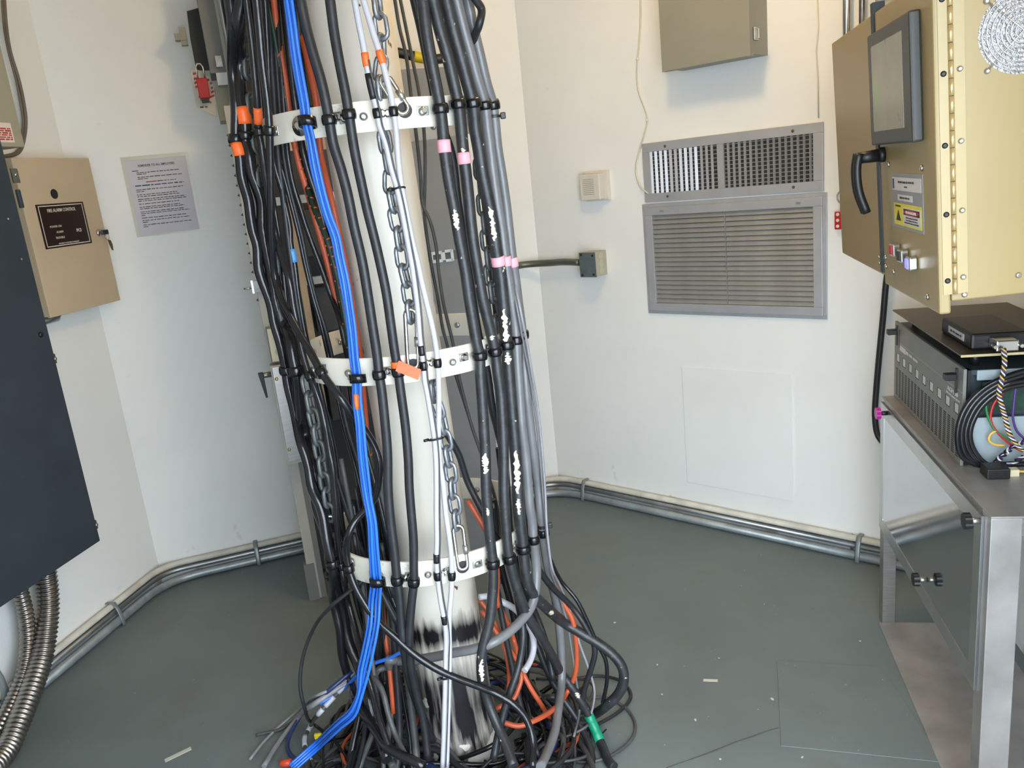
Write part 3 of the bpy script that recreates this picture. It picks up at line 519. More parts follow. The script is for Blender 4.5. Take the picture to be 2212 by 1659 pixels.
# heap filler: cables that drop inside the hoops and lie coiled round the column
rn = random.Random(21)
def polar(a, R, z): return HEXC + Vector((math.cos(a) * R, math.sin(a) * R, z))
fm = [BLKS, BLK, GRYD, BLKS, GRYD, BLK, BLKW, GRYD, DBLUE, BLKS]
fl_ = {BLKS.name: 'matt black cable in the heap round the column foot', BLK.name: 'glossy black cable in the heap round the column foot', GRYD.name: 'dusty dark grey cable in the heap round the column foot', BLKW.name: 'paint-flecked black cable in the heap round the column foot', DBLUE.name: 'navy blue cable in the heap round the column foot', ORG.name: 'orange cable lying in the heap round the column foot'}
for i in range(62):                                           # flat coils
    mt = fm[i % 10] if i % 12 else ORG; r = rn.choice([.004, .005, .007, .009]); a0 = rn.uniform(0, 2 * PI); sw = rn.uniform(2.2, 5.2) * rn.choice((-1, 1)); R0 = rn.uniform(.17, .40); z0 = rn.uniform(0, .10) * (1 - (R0 - .17) * 2.4); P = []
    if i >= 34:                                               # the heap spreads towards the door
        a0 = math.radians(rn.uniform(-175, -110) if i < 52 else rn.uniform(-75, 5)); sw = rn.uniform(.7, 1.8) * rn.choice((-1, 1)); R0 = rn.uniform(.24, .43 if i < 52 else .33); z0 = rn.uniform(0, .05); mt = fm[i % 8]; r = rn.choice([.004, .006, .008])
    for j in range(14):
        t = j / 13; P.append(polar(a0 + sw * t, R0 + .05 * math.sin(t * 7 + i) + .03 * math.sin(t * 13 + 2 * i), max(r + .001, r + z0 + .03 * math.sin(t * 9 + i * 1.7))))
    tag(MB().tube(catmull(P, 3), r, 7).build('heap_cable', mt), fl_[mt.name], 'cable', 'cables heaped on the floor')
fm2 = [BLKS, BLK, GRYD, BLKS, BLK, GRYD]
fl2 = {BLKS.name: 'matt black cable dropping inside the lowest hoop to the heap', BLK.name: 'glossy black cable dropping inside the lowest hoop to the heap', GRYD.name: 'dusty grey cable dropping inside the lowest hoop to the heap'}
for i in range(20):                                           # droppers inside the lowest hoop, left and behind
    mt = fm2[i % 6]; r = rn.choice([.005, .006, .008, .010])
    a = math.radians(rn.uniform(140, 232)) if i < 15 else math.radians(rn.uniform(-50, 60)); R = rn.uniform(.15, .24); zt = rn.uniform(.7, 1.0); da = rn.uniform(-.7, .7); R1_ = rn.uniform(.2, .36)
    P = [polar(a, R, zt), polar(a + .1 * da, R, zt * .75), polar(a + .35 * da, R + .02, zt * .5), polar(a + .7 * da, (R + R1_) / 2, .18), polar(a + da, R1_, .05 + r), polar(a + 1.6 * da, R1_ + .04, r + .004), polar(a + 2.3 * da, R1_ - .05, r + .002)]
    tag(MB().tube(catmull(P, 5), r, 8).build('dropper_cable', mt), fl2[mt.name], 'cable', 'cables dropping into the heap')
# ------------------------------------------------------------------ clamps that hold the cables to the hoops
RN = {'top': 'highest', 'middle': 'middle', 'bottom': 'lowest'}
def clamp(key, ring, u, v, what, band=.020, side=0):
    C, r, lb = CAB[key]; i = near(C, u, v); sl = slice_path(C, i, band); P = sl[2]
    t = thing('cable_clamp', 'black cushioned clamp gripping the %s at the %s hoop' % (what, RN[ring]), 'clamp')
    MB().tube(sl, [r * 1.22 + .001, r * 1.3 + .0014, r * 1.3 + .0016, r * 1.3 + .0014, r * 1.22 + .001], 18).build('cushion', CUSH, t)
    rd = Vector((P.x - HEXC.x, P.y - HEXC.y, 0)); tg = Vector((-rd.y, rd.x, 0)).normalized() * (1 if side >= 0 else -1)
    a = ang(P) + (1 if side >= 0 else -1) * (r * 1.3 + .012) / RR; z0, z1 = RINGS[ring]; zz = min(max(P.z, z0 + .012), z1 - .012)
    d = Vector((math.cos(a), math.sin(a), 0)); Q = HEXC + d * (RR + .0015) + Vector((0, 0, zz))
    M = Matrix((Vector((-d.y, d.x, 0)), Vector((0, 0, 1)), d)).transposed().to_4x4(); M.translation = Q
    MB().obox(M, .013, .0095, .0013).build('tab', ZINC, t, bev=.001)
    MB().tube([Q, Q + d * .003, Q + d * .003, Q + d * .011], [.0085, .0085, .0055, .0050], 10).build('bolt', CHROME, t)
for k_, w_, pos in [('L1', 'outer wavy cable', ((510, 300), (617, 803), (716, 1220))), ('L2', 'thick wavy cable', ((530, 294), (640, 803), (722, 1240))), ('L3', 'slim cable with an orange band', ((559, 284), (669, 812), (737, 1222))), ('L4', 'crossing black cable', ((582, 282), (694, 803), (756, 1231))),
    ('K1', 'smooth cable by the blue bundle', ((711, 259), (819, 809), (858, 1253))), ('K2', 'smooth cable with the orange ribbon', ((754, 247), (860, 803), (894, 1257))), ('H1', 'taped white tube', ((815, 245), (915, 790), (945, 1244))), ('H2', 'plainer white tube', ((850, 241), (945, 784), (976, 1244))),
    ('R1', 'first scuffed cable', ((951, 235), (1036, 768), (1064, 1217))), ('R2', 'green-taped scuffed cable', ((990, 225), (1069, 759), (1099, 1205))), ('R3', 'paint-crusted cable', ((1021, 223), (1094, 745), (1130, 1185))), ('R4', 'inner grey cable', ((1047, 227), (1115, 735), (1152, 1165))), ('R5', 'outer grey cable', ((1064, 227), (1128, 723), (1173, 1150)))]:
    for rg, (u, v) in zip(('top', 'middle', 'bottom'), pos): clamp(k_, rg, u, v, w_, side=1 if k_ in ('L1', 'L3', 'K1', 'H1') else -1 if k_ in ('K2', 'H2', 'L4') else -1)
# loose clamps round the blue bundle: an open black loop bigger than the bundle
for rg, (u, v) in (('top', (662, 264)), ('middle', (771, 818)), ('bottom', (814, 1257))):
    P = cylp(u + 2, v, .300); t = thing('cable_clamp', 'black cushioned clamp looped round the blue bundle at the %s hoop' % RN[rg], 'clamp')
    e = (P - HEXC); e = Vector((e.x, e.y, 0)).normalized(); b = Vector((-e.y, e.x, 0)); ring = [P + (e * math.cos(2 * PI * j / 20) + b * math.sin(2 * PI * j / 20)) * .017 + Vector((0, 0, .004 * math.cos(2 * PI * j / 20))) for j in range(20)]
    mb = MB(); vs = []
    for p in ring:
        d_ = (p - P); d_ = Vector((d_.x, d_.y, 0)).normalized()
        vs += [p + d_ * .002 - Vector((0, 0, .010)), p + d_ * .002 + Vector((0, 0, .010)), p - d_ * .002 + Vector((0, 0, .010)), p - d_ * .002 - Vector((0, 0, .010))]
    mb.add(vs, [(4 * j + a, 4 * ((j + 1) % 20) + a, 4 * ((j + 1) % 20) + (a + 1) % 4, 4 * j + (a + 1) % 4) for j in range(20) for a in range(4)], True).build('cushion', CUSH, t, fix=True)
    z0, z1 = RINGS[rg]; a = ang(P) - .1; d = Vector((math.cos(a), math.sin(a), 0)); Q = HEXC + d * (RR + .0015) + Vector((0, 0, min(max(P.z, z0 + .012), z1 - .012)))
    M = Matrix((Vector((-d.y, d.x, 0)), Vector((0, 0, 1)), d)).transposed().to_4x4(); M.translation = Q
    MB().obox(M, .013, .0095, .0013).build('tab', ZINC, t); MB().tube([Q, Q + d * .003, Q + d * .003, Q + d * .011], [.0085, .0085, .0055, .005], 10).build('bolt', CHROME, t)
# zip ties and ribbon
def ring_at(C, r, u, v, w=.005, grow=.0015):
    sl = slice_path(C, near(C, u, v), w); return sl, r + grow
for lab, (u, v), rr in (('black zip tie round both white tubes below the top hoop', (862, 408), .0125), ('black zip tie round the white tubes and front chain', (942, 948), .017), ('black zip tie round both white tubes by the column foot', (966, 1463), .0135)):
    P = cylp(u, v, .296); pts = [P + Vector((math.cos(a) * rr, math.sin(a) * rr * .8, .003 * math.cos(a + 1))) for a in [2 * PI * j / 16 for j in range(16)]]
    o = tag(MB().tube(pts, .0022, 6, closed=True).build('zip_tie', TBLK), lab, 'zip tie')
    MB().tube([P + Vector((-rr, 0, 0)), P + Vector((-rr - .010, -.006, 0))], .0035, 6).build('zip_tie_head', TBLK, o)
for lab, (u, v) in (('black zip tie cinched round the outer grey cable at the top hoop', (1070, 250)), ('black zip tie cinched round the outer grey cable at the lowest hoop', (1174, 1136))):
    C, r, _l = CAB['R5']; o = tag(MB().tube(slice_path(C, near(C, u, v), .005), r * 1.25 + .003, 14).build('zip_tie', TBLK), lab, 'zip tie'); P = C[near(C, u, v)]
    MB().box(-.006, .006, -.006, .006, -.007, .007).xf(Matrix.Translation(P + Vector((r + .008, -.004, 0)))).build('zip_tie_head', TBLK, o, bev=.002)
P = flo(1263, 1628, .004); Q = flo(1310, 1575, .03); tag(MB().tube([P, P.lerp(Q, .5) + Vector((0, 0, .004)), Q], .0022, 6).build('zip_tie', TBLK), 'cut black zip tie end sticking up beside the green tape', 'zip tie')
P = cylp(858, 790, .31); Q = cylp(902, 808, .325); d = (Q - P).normalized(); up = Vector((.12, 0, 1)); up = (up - d * up.dot(d)).normalized(); nn = d.cross(up)
t = thing('ribbon', 'orange plastic ribbon tied on a smooth black cable at the middle hoop', 'ribbon')
C, r, _l = CAB['K2']; MB().tube(slice_path(C, near(C, 856, 788), .014), r * 1.15 + .001, 14).build('knot', TORG, t)
M = Matrix((d, up, nn)).transposed().to_4x4(); M.translation = P.lerp(Q, .55); MB().obox(M, (Q - P).length * .55, .0125, .0011).build('tail', mat('faded_orange_ribbon', (232, 120, 84), .5), t)
# ------------------------------------------------------------------ chains
def link_mesh(L=.060, Wd=.036, r=.0053):
    pts = []; hw = Wd / 2 - r; hl = L / 2 - r - hw
    for j in range(7): a = PI * j / 6; pts.append(Vector((math.cos(a) * hw, 0, hl + math.sin(a) * hw)))
    for j in range(7): a = PI + PI * j / 6; pts.append(Vector((math.cos(a) * hw, 0, -hl + math.sin(a) * hw)))
    return MB().tube(pts, r, 6, closed=True)
LK = link_mesh()
lk_proto = {}
def chain(label, pts, R, mt, pitch=.0405, yellow=None, tw=0.0):
    P = path3(pts, R, .004); C = catmull(P, 6); t = thing('chain', label, 'chain')
    if mt.name not in lk_proto:
        me = bpy.data.meshes.new('chain_link'); me.from_pydata(LK.v, [], LK.f); me.polygons.foreach_set('use_smooth', LK.sm); me.materials.append(mt); lk_proto[mt.name] = me
    L = [0]
    for j in range(1, len(C)): L.append(L[-1] + (C[j] - C[j - 1]).length)
    n = int(round(L[-1] / pitch)); k = 1
    for i in range(n):
        s = (i + .5) * pitch
        while k < len(L) - 1 and L[k] < s: k += 1
        p = C[k - 1].lerp(C[k], (s - L[k - 1]) / max(1e-9, L[k] - L[k - 1])); T = (C[k] - C[k - 1]).normalized()
        x = Vector((1, 0, 0)); x = (x - T * x.dot(T)).normalized(); y = T.cross(x); a = (PI / 2 if i % 2 else 0) + .35 + tw
        X = x * math.cos(a) + y * math.sin(a); Y = T.cross(X)
        o = bpy.data.objects.new('chain_link', lk_proto[mt.name]); COL.objects.link(o); o.parent = t
        M = Matrix((X, Y, T)).transposed().to_4x4(); M.translation = p; o.matrix_local = M
    return t
chain('galvanized chain hanging in front of the column above the top hoop', [(812,-60),(814,0),(818,30),(824,64),(823,95),(824,131),(821,167),(824,200),(827,225)], .262, CHN)
chain('galvanized chain in front of the column between the top and middle hoops', [(828,285),(834,320),(838,345),(842,372),(843,408),(849,437),(853,466),(860,499),(864,526),(869,562),(873,591),(879,615),(884,643),(885,665),(888,692)], .258, CHN)
chain('galvanized chain in front of the column between the middle and lowest hoops', [(928,790),(932,815),(936,840),(940,865),(948,890),(957,912),(960,935),(964,957),(967,980),(971,1000),(974,1024),(977,1048),(979,1070),(983,1093),(985,1118),(988,1142)], .258, CHN)
chain('dark chain on the left above the middle hoop, among the black cables', [(524,0),(530,70),(535,150),(542,230),(556,330),(570,440),(585,540),(602,640),(622,720),(636,770)], .262, CHND)
chain('dark chain on the left between the middle and lowest hoops', [(660,815),(665,836),(670,868),(674,887),(681,919),(685,941),(689,968),(693,990),(698,1019),(702,1045),(706,1072),(710,1100),(712,1122)], .292, CHND)
chain('dark chain on the right, half hidden by the paint-crusted cable', [(1010,100),(1024,180),(1029,240),(1034,320),(1040,400),(1045,450),(1050,500),(1056,560),(1062,620),(1070,680),(1074,715)], .262, CHND)
def quick_link(lab, a, b, R, w=.012):
    P, Q = cylp(*a, R), cylp(*b, RR + .006); T = (P - Q).normalized(); x = Vector((1, .25, 0)); x = (x - T * x.dot(T)).normalized(); pts = []
    Lh = (P - Q).length / 2; c = P.lerp(Q, .5)
    for j in range(7): an = PI * j / 6; pts.append(c + x * math.cos(an) * w + T * (Lh - w + math.sin(an) * w))
    for j in range(7): an = PI + PI * j / 6; pts.append(c + x * math.cos(an) * w + T * (-Lh + w + math.sin(an) * w))
    o = tag(MB().tube(pts, .0046, 8, closed=True).build('snap_hook', CHROME), lab, 'hook')
    MB().tube([c + x * w + T * .004, c + x * w - T * .018], .0068, 8).build('sleeve', ZINC, o)
quick_link('steel snap hook from the front chain into the top hoop', (826, 165), (876, 244), .272); quick_link('steel snap hook from the front chain into the middle hoop', (886, 668), (893, 795), .264); quick_link('steel snap hook from the front chain into the lowest hoop', (988, 1135), (1001, 1230), .264)
quick_link('dark snap hook ending the left chain at the lowest hoop', (711, 1115), (722, 1195), .28, .010)
# ================================================================== LEFT WALL (k = 0)
F0 = .22
s1_, z1_ = wp(0, F0, 215, 1168); s0_ = -.60; zt_ = 1.885
t = wthing('electrical_cabinet', 0, 'large charcoal electrical cabinet with brass catches on the left wall', 'cabinet', o=.003)
MB().box(s0_, s1_ - .012, -F0 + .02, 0, z1_ + .012, zt_ - .01).build('body', DKG, t)
MB().box(s0_ - .01, s1_, -F0, -F0 + .02, z1_, zt_).build('door', DKG, t, bev=.002)
for (u, v) in ((122, 770), (212, 1122)):
    s, z = wp(0, F0 - .03, u, v); MB().box(s1_ - .016, s1_ + .011, -F0 + .004, -F0 + .034, z - .017, z + .017).build('catch', mat('aged_brass', (128, 112, 80), .4, .8), t, bev=.002)
    MB().dome((s1_ + .004, -F0 + .004, z), (0, -1, 0), .007, .006).build('screw', ZINC, t)
s, z = wp(0, F0, 25, 378); MB().box(s - .004, s + .024, -F0 - .003, -F0 + .002, z - .026, z + .020).build('catch', ZINC, t); MB().dome((s + .012, -F0 - .003, z), (0, -1, 0), .006, .004).build('screw', CHROME, t)
for (u, v, r) in ((86, 723, .010), (16, 473, .005), (45, 560, .004)): s, z = wp(0, F0, u, v); MB().dome((s, -F0, z), (0, -1, 0), r, r * .7, 12).build('rivet', BPLAS if r > .008 else ZINC, t)
s, z = wp(0, F0, 36, 430); MB().box(s - .004, s + .010, -F0 - .012, -F0, z - .03, z + .03).build('latch', DKG, t, bev=.003)
# flexible conduits
def flexpipe(lab, pts, r):
    C = catmull(pts, 40); out = []; L = 0; rad = []; prev = C[0]; res = []
    for p in C:
        L += (p - prev).length; prev = p; res.append((L, p))
    step = .0022; s = 0; j = 0
    while s < L and j < len(res) - 1:
        while j < len(res) - 2 and res[j + 1][0] < s: j += 1
        a, b = res[j], res[j + 1]; tt = (s - a[0]) / max(1e-9, b[0] - a[0]); out.append(a[1].lerp(b[1], min(1, max(0, tt)))); rad.append(r * (1 + .075 * math.sin(2 * PI * s / .0155))); s += step
    o = thing('flexible_conduit', lab, 'conduit'); MB().tube(out, rad, 14).build('hose', FLEX, o)
    MB().tube([out[0] + Vector((0, 0, .015)), out[12]], r * 1.16, 14).build('fitting', ZINC, o)
zb = z1_ + .006
def at0(u, o_): 
    # point under the cabinet at height zb in the plane offset o_
    s = wp(0, o_, u, 1240)[0]; return s
def fp(lab, uv, offs, r):
    pts = [wP(0, o_, u, v) for (u, v), o_ in zip(uv, offs)]; pts[0].z = zb + .02
    for p in pts: p.z = max(p.z, r + .003)
    flexpipe(lab, pts, r)
fp('thicker ribbed steel flexible conduit under the charcoal cabinet', [(103, 1235), (104, 1290), (102, 1345), (92, 1415), (72, 1480), (45, 1550), (15, 1620), (-30, 1720)], [.13, .13, .135, .15, .17, .19, .21, .24], .034)
fp('thinner ribbed steel flexible conduit under the charcoal cabinet', [(46, 1285), (56, 1330), (60, 1390), (52, 1450), (30, 1510), (5, 1560), (-40, 1640)], [.10, .10, .10, .105, .115, .13, .15], .0245)
tag(MB().tube([wP(0, .05, -40, 1400), wP(0, .05, 0, 1465), wP(0, .05, 12, 1495), wP(0, .05, 10, 1540)], .012, 10).build('conduit', PIPEP), 'short dark pipe bend behind the ribbed conduits', 'conduit')
# fire alarm control panel
F = .10
a = wp(0, F, 18, 344); b = wp(0, F, 195, 339); c = wp(0, F, 257, 648); d = wp(0, F, 103, 690)
fs0, fs1, fz1, fz0 = .585, (b[0] + c[0]) / 2, (a[1] + b[1]) / 2, (c[1] + d[1]) / 2
t = wthing('fire_alarm_panel', 0, 'tan steel fire alarm control box with dark brown label and keys in the lock', 'alarm panel')
MB().box(fs0, fs1 - .006, -F + .012, 0, fz0 + .004, fz1 - .004).build('body', TAN, t); door = MB().box(fs0, fs1, -F, -F + .012, fz0, fz1).build('door', TAN, t, bev=.002)
s, z = wp(0, F, 117, 419); MB().cyl((s, -F - .001, z), (s, -F + .002, z), .018, 24).build('viewing_hole', SLOT, t)
pa, pb, pc, pd = wp(0, F, 77, 444), wp(0, F, 179, 434), wp(0, F, 197, 524), wp(0, F, 98, 540)
ls0, ls1, lz1, lz0 = (pa[0] + pd[0]) / 2, (pb[0] + pc[0]) / 2, (pa[1] + pb[1]) / 2, (pc[1] + pd[1]) / 2; lw = ls1 - ls0; lh = lz1 - lz0; lc_ = (ls0 + ls1) / 2
lab = MB().box(ls0, ls1, -F - .0016, -F, lz0, lz1).build('name_plate', BROWN, t); lab['label'] = 'dark brown plate with cream lettering'
mb = MB()
for q, w2 in ((.035, .012),):
    x0, x1, y0, y1 = ls0 + lw * q, ls1 - lw * q, lz0 + lh * q, lz1 - lh * q; e = .0032
    mb.box(x0, x1, -F - .002, -F - .0016, y1 - e, y1); mb.box(x0, x1, -F - .002, -F - .0016, y0, y0 + e); mb.box(x0, x0 + e, -F - .002, -F - .0016, y0, y1); mb.box(x1 - e, x1, -F - .002, -F - .0016, y0, y1)
mb.build('border_line', CREAM, lab); Y = -F - .0016
text('FIRE ALARM CONTROL', lh * .112, lab, CREAM, lc_, lz1 - lh * .19, Y, bold=.004, sx=.80)
text('POWER ON', lh * .07, lab, CREAM, ls0 + lw * .30, lz0 + lh * .46, Y); text('ALARM', lh * .07, lab, CREAM, ls0 + lw * .36, lz0 + lh * .33, Y); text('TROUBLE', lh * .07, lab, CREAM, ls0 + lw * .34, lz0 + lh * .20, Y)
text('FCI', lh * .10, lab, CREAM, ls0 + lw * .77, lz0 + lh * .31, Y, bold=.03, sx=1.2); text('DISCONNECT TO TEST PRIOR TO EMERGENCY', lh * .04, lab, CREAM, lc_, lz0 + lh * .075, Y, sx=.8)
s, z = wp(0, F, 213, 503); lk = MB().tube([(s, -F, z), (s, -F - .006, z), (s, -F - .009, z)], [.014, .014, .008], 16).build('lock', CHROME, t)
MB().box(s + .004, s + .030, -F - .022, -F - .008, z - .009, z + .009).build('key', BPLAS, lk)
mb = MB(); mb.tube([Vector((s + .026 + .012 * math.cos(q), -F - .014, z - .018 + .012 * math.sin(q))) for q in [2 * PI * j / 14 for j in range(14)]], .0013, 5, closed=True); mb.build('key_ring', CHROME, lk)
MB().prism([(s + .026, z - .030), (s + .040, z - .034), (s + .046, z - .05), (s + .044, z - .075), (s + .038, z - .072), (s + .030, z - .05)], -F - .016, -F - .013).build('key', mat('key_brass', (112, 96, 66), .4, .8), lk, fix=True)
mb = MB(); s, z = wp(0, .07, 120, 690); mb.tube([(s - .06, -.05, fz0 - .012), (s + .03, -.05, fz0 - .012), (s + .045, -.05, fz0 + .01)], .014, 10); mb.build('conduit_fitting', GALV, t)
# khaki box above with warning sticker
F = .13
s1, zb_ = wp(0, F, 53, 318)
t = wthing('junction_cabinet', 0, 'khaki steel box with a red-lettered warning sticker above the fire alarm box', 'electrical box', o=.003)
MB().box(s1 - .5, s1, -F, 0, zb_, zb_ + .62).build('body', OLIVE, t, bev=.003)
pa, pc = wp(0, F, 20, 266), wp(0, F, 26, 308); st = MB().box(s1 - .30, pa[0], -F - .001, -F, pc[1], pa[1]).build('warning_sticker', mat('sticker_white', (222, 206, 196), .5), t)
bars([(s1 - .29, pa[0] - .006, pa[1] - (pa[1] - pc[1]) * q) for q in (.30, .41, .52, .63, .74, .85)], st, REDI, -F - .001, h=.005)
tag(MB().tube(catmull([wP(0, .03, *p) for p in ((8, -20), (14, 60), (22, 110), (40, 170), (50, 215), (56, 260), (52, 300), (44, 325), (30, 335), (-20, 338))], 6), .006, 8).build('wall_cable', mat('painted_grey_cable', (108, 98, 88), .5, var=.2)), 'grey painted cable curling round the khaki box', 'cable')
tag(MB().tube(catmull([wP(0, .025, *p) for p in ((3, -20), (9, 60), (18, 110), (34, 170), (43, 215), (50, 262), (48, 290), (46, 312), (36, 328), (10, 336), (-20, 337))], 6), .0042, 8).build('wall_cable', mat('painted_grey_cable', (108, 98, 88))), 'slimmer grey painted cable beside the khaki box', 'cable')
# ================================================================== BACK WALL (k = 1)
# laminated notice
A_, B_, C_, D_ = [wp(1, .004, *p) for p in ((258, 340), (405, 328), (438, 498), (297, 512))]
t = wthing('notice', 1, 'laminated typed notice headed reminder to all employees taped to the back wall', 'notice')
ns0, ns1, nz0, nz1 = (A_[0] + D_[0]) / 2, (B_[0] + C_[0]) / 2, (C_[1] + D_[1]) / 2, (A_[1] + B_[1]) / 2
MB().box(ns0, ns1, -.003, 0, nz0, nz1).build('laminate', LAM, t); pg = MB().box(ns0 + .011, ns1 - .011, -.0038, -.003, nz0 + .006, nz1 - .014).build('page', PAPER, t)
nw, nh = ns1 - ns0, nz1 - nz0; Y = -.0038
text('REMINDER TO ALL EMPLOYEES', .0125, pg, INK, (ns0 + ns1) / 2, nz1 - nh * .135, Y, bold=.02, sx=.80)
fx = lambda q: ns0 + nw * q
fz = lambda q: nz1 - nh * q
bars([(fx(.13), fx(.22), fz(.18))], pg, INK, Y, h=.0034, seed=2)
rows = [(.19, .83, .205), (.19, .33, .225), (.19, .86, .262), (.19, .34, .282), (.30, .75, .325), (.13, .85, .415), (.13, .26, .438), (.13, .73, .477), (.13, .76, .50), (.13, .84, .533), (.13, .86, .556), (.13, .74, .592), (.13, .74, .63), (.13, .80, .652), (.13, .78, .69), (.13, .86, .712), (.13, .19, .735), (.13, .80, .768), (.13, .85, .80), (.13, .22, .822), (.13, .86, .855), (.13, .20, .878)]
bars([(fx(a), fx(b), fz(c)) for a, b, c in rows], pg, INK, Y, h=.0030, seed=3)
bars([(fx(.335), fx(.50), fz(.325))], pg, REDI, Y - .0003, h=.0046, seed=4); bars([(fx(.13), fx(.86), fz(.365))], pg, BLUEI, Y, h=.0042, seed=5)
# tall grey equipment rack behind the column
RS0, RS1, RO, RZ = -.354, .506, .52, 1.945
t = wthing('equipment_rack', 1, 'tall grey steel equipment rack standing against the back wall behind the column', 'rack')
MB().box(RS0 + .02, RS1, -.30, -.10, .02, RZ).build('back_case', RACKD, t)
MB().box(.27, RS1, -RO, -.30, .02, 2.03).build('door', RACKG, t, bev=.003)['label'] = 'plain grey door'
MB().box(RS0, RS0 + .038, -RO, -RO + .02, 0, RZ).build('upright', RACKL, t, bev=.001)
MB().box(RS0 + .038, RS0 + .060, -RO + .004, -.30, 0, RZ - .02).build('side_panel', RACKG, t)
MB().box(-.194, -.169, -RO + .02, -RO + .03, .75, 1.95).build('upright', BEIGE, t)['label'] = 'beige upright strip'
MB().box(.24, .27, -RO + .02, -RO + .05, 0, 1.95).build('upright', RACKG, t)
for z in (1.60, 1.29): MB().box(RS0 + .06, .24, -RO + .06, -RO + .075, z - .015, z + .015).build('rail', ALU, t)
for z in (1.62, 1.32, .95): MB().box(-.15, .22, -RO + .09, -.30, z - .24, z - .06).build('rack_unit', RACKD, t, bev=.003)
MB().box(-.27, .17, -.32, -.10, RZ, 2.75).build('cable_trunk', SLOT, t)
for i in range(18):
    z = 1.25 + i * .035; MB().prism([(RS0 - .008, z), (RS0, z - .005), (RS0, z + .007)], -RO + .004, -RO + .014).build('strut_tooth', DKG, t, fix=True)
z = wp(1, RO, 535, 620)[1]; MB().box(RS0 - .01, RS0 + .05, -RO - .022, -RO, z - .021, z + .021).build('strut_arm', PIPEP, t)
MB().tube([(RS0 - .045, -RO - .012, z - .004), (RS0 - .01, -RO - .012, z - .004)], .004, 8).build('bolt', CHROME, t); MB().box(RS0 - .016, RS0 - .010, -RO - .026, -RO, z - .024, z + .024).build('plate', CHROME, t)
MB().box(RS0 - .012, RS0 + .03, -RO - .006, -RO + .03, 0, .16).build('foot', RACKG, t)
# outlet box and covered box with handle on the rack upright
a, b = wp(1, RO + .05, 574, 710), wp(1, RO + .05, 602, 782)
t = wthing('outlet_box', 1, 'cream duplex outlet box on the rack upright', 'outlet')
MB().box(a[0], a[0] + .075, -RO - .05, -RO - .001, b[1], a[1]).build('box', RACKG, t); pl = MB().box(a[0] + .003, a[0] + .073, -RO - .053, -RO - .05, b[1] + .004, a[1] - .003).build('cover', mat('outlet_cream', (206, 202, 182), .45), t, bev=.001)
for q in (.30, .70): z = b[1] + (a[1] - b[1]) * q; MB().cyl((a[0] + .036, -RO - .056, z), (a[0] + .036, -RO - .053, z), .017, 18).build('socket', mat('outlet_olive', (176, 174, 140), .4), pl)
a, b = wp(1, RO + .06, 583, 792), wp(1, RO + .06, 620, 1004)
t = wthing('breaker_box', 1, 'brushed metal breaker cover with black lever handle on the rack upright', 'electrical box')
MB().box(a[0], a[0] + .13, -RO - .06, -RO - .001, b[1], a[1]).build('body', RACKL, t); MB().box(a[0] + .006, a[0] + .13, -RO - .064, -RO - .06, b[1] + .01, a[1] - .004).build('cover', ALU, t, bev=.001)
for z in (a[1] - .05, b[1] + .06): MB().dome((a[0] + .016, -RO - .064, z), (0, -1, 0), .007, .004).build('screw', mat('brass_screw', (180, 160, 112), .35, .9), t)
mb = MB(); z = a[1] - .035; mb.tube([(a[0], -RO - .03, z), (a[0] - .04, -RO - .03, z)], .011, 12); mb.build('shaft', ZINC, t); MB().prism([(a[0] - .047, z + .012), (a[0] - .028, z + .012), (a[0] - .026, z - .085), (a[0] - .034, z - .085)], -RO - .045, -RO - .02).build('lever', BPLAS, t, fix=True, bev=.002)
# buckle strap on the rack door
s0, z0 = wp(1, RO, 928, 556); s1, z1 = wp(1, RO, 976, 552)
t = wthing('strap_buckle', 1, 'white plastic side-release buckle on a dark strap across the rack door', 'buckle'); zc = (z0 + z1) / 2
MB().box(s0 - .08, RS1 - .004, -RO - .0025, -RO - .0003, zc - .018, zc + .018).build('strap', mat('webbing', (88, 88, 84), .7), t)
mb = MB(); mb.box(s0, s0 + .012, -RO - .009, -RO - .0025, zc - .022, zc + .022); mb.box(s0, s0 + .05, -RO - .009, -RO - .0025, zc + .010, zc + .022); mb.box(s0, s0 + .05, -RO - .009, -RO - .0025, zc - .022, zc - .010); mb.box(s0 + .045, s0 + .062, -RO - .009, -RO - .0025, zc - .016, zc + .016); mb.box(s0 + .062, s0 + .092, -RO - .009, -RO - .0025, zc + .013, zc + .024); mb.box(s0 + .062, s0 + .092, -RO - .009, -RO - .0025, zc - .024, zc - .013); mb.box(s0 + .085, s0 + .097, -RO - .009, -RO - .0025, zc - .022, zc + .022); mb.build('buckle', mat('pale_plastic', (196, 206, 212), .4), t)
# disconnect switch, padlock and danger tag at the top left of the rack
FO = .20
t = wthing('disconnect_switch', 1, 'grey disconnect switch box with black side lever high on the back wall', 'switch box')
MB().box(-.374, -.109, -FO, 0, 2.10, 2.62).build('body', RACKG, t, bev=.003); MB().box(-.314, -.299, -FO - .006, -FO, 2.10, 2.62).build('cover_edge', RACKL, t)
MB().box(-.354, -.309, -FO - .01, -.05, 2.055, 2.10).build('hinge', mat('pale_hinge', (186, 192, 194), .4, .3), t); MB().box(-.347, -.324, -FO - .016, -FO, 2.12, 2.16).build('latch', ZINC, t)
a, b = wp(1, .12, 403, 28), wp(1, .12, 441, 148); MB().prism([(a[0] + .002, a[1]), (-.374, a[1] + .01), (-.374, b[1]), (b[0] - .03, b[1] + .004), (a[0] - .004, a[1] - .10)], -.15, -.06).build('side_mechanism', SLOT, t, fix=True)
s, z = wp(1, .12, 395, 80); mb = MB(); mb.box(s - .03, s + .012, -.13, -.09, z - .012, z + .012); mb.box(s - .01, s + .014, -.125, -.095, z - .03, z + .035); mb.build('lever_knob', mat('grey_knob', (150, 146, 132), .5), t)
MB().box(-.369, -.319, -.15, 0, 1.93, 2.055).build('lower_trough', OLIVE, t)
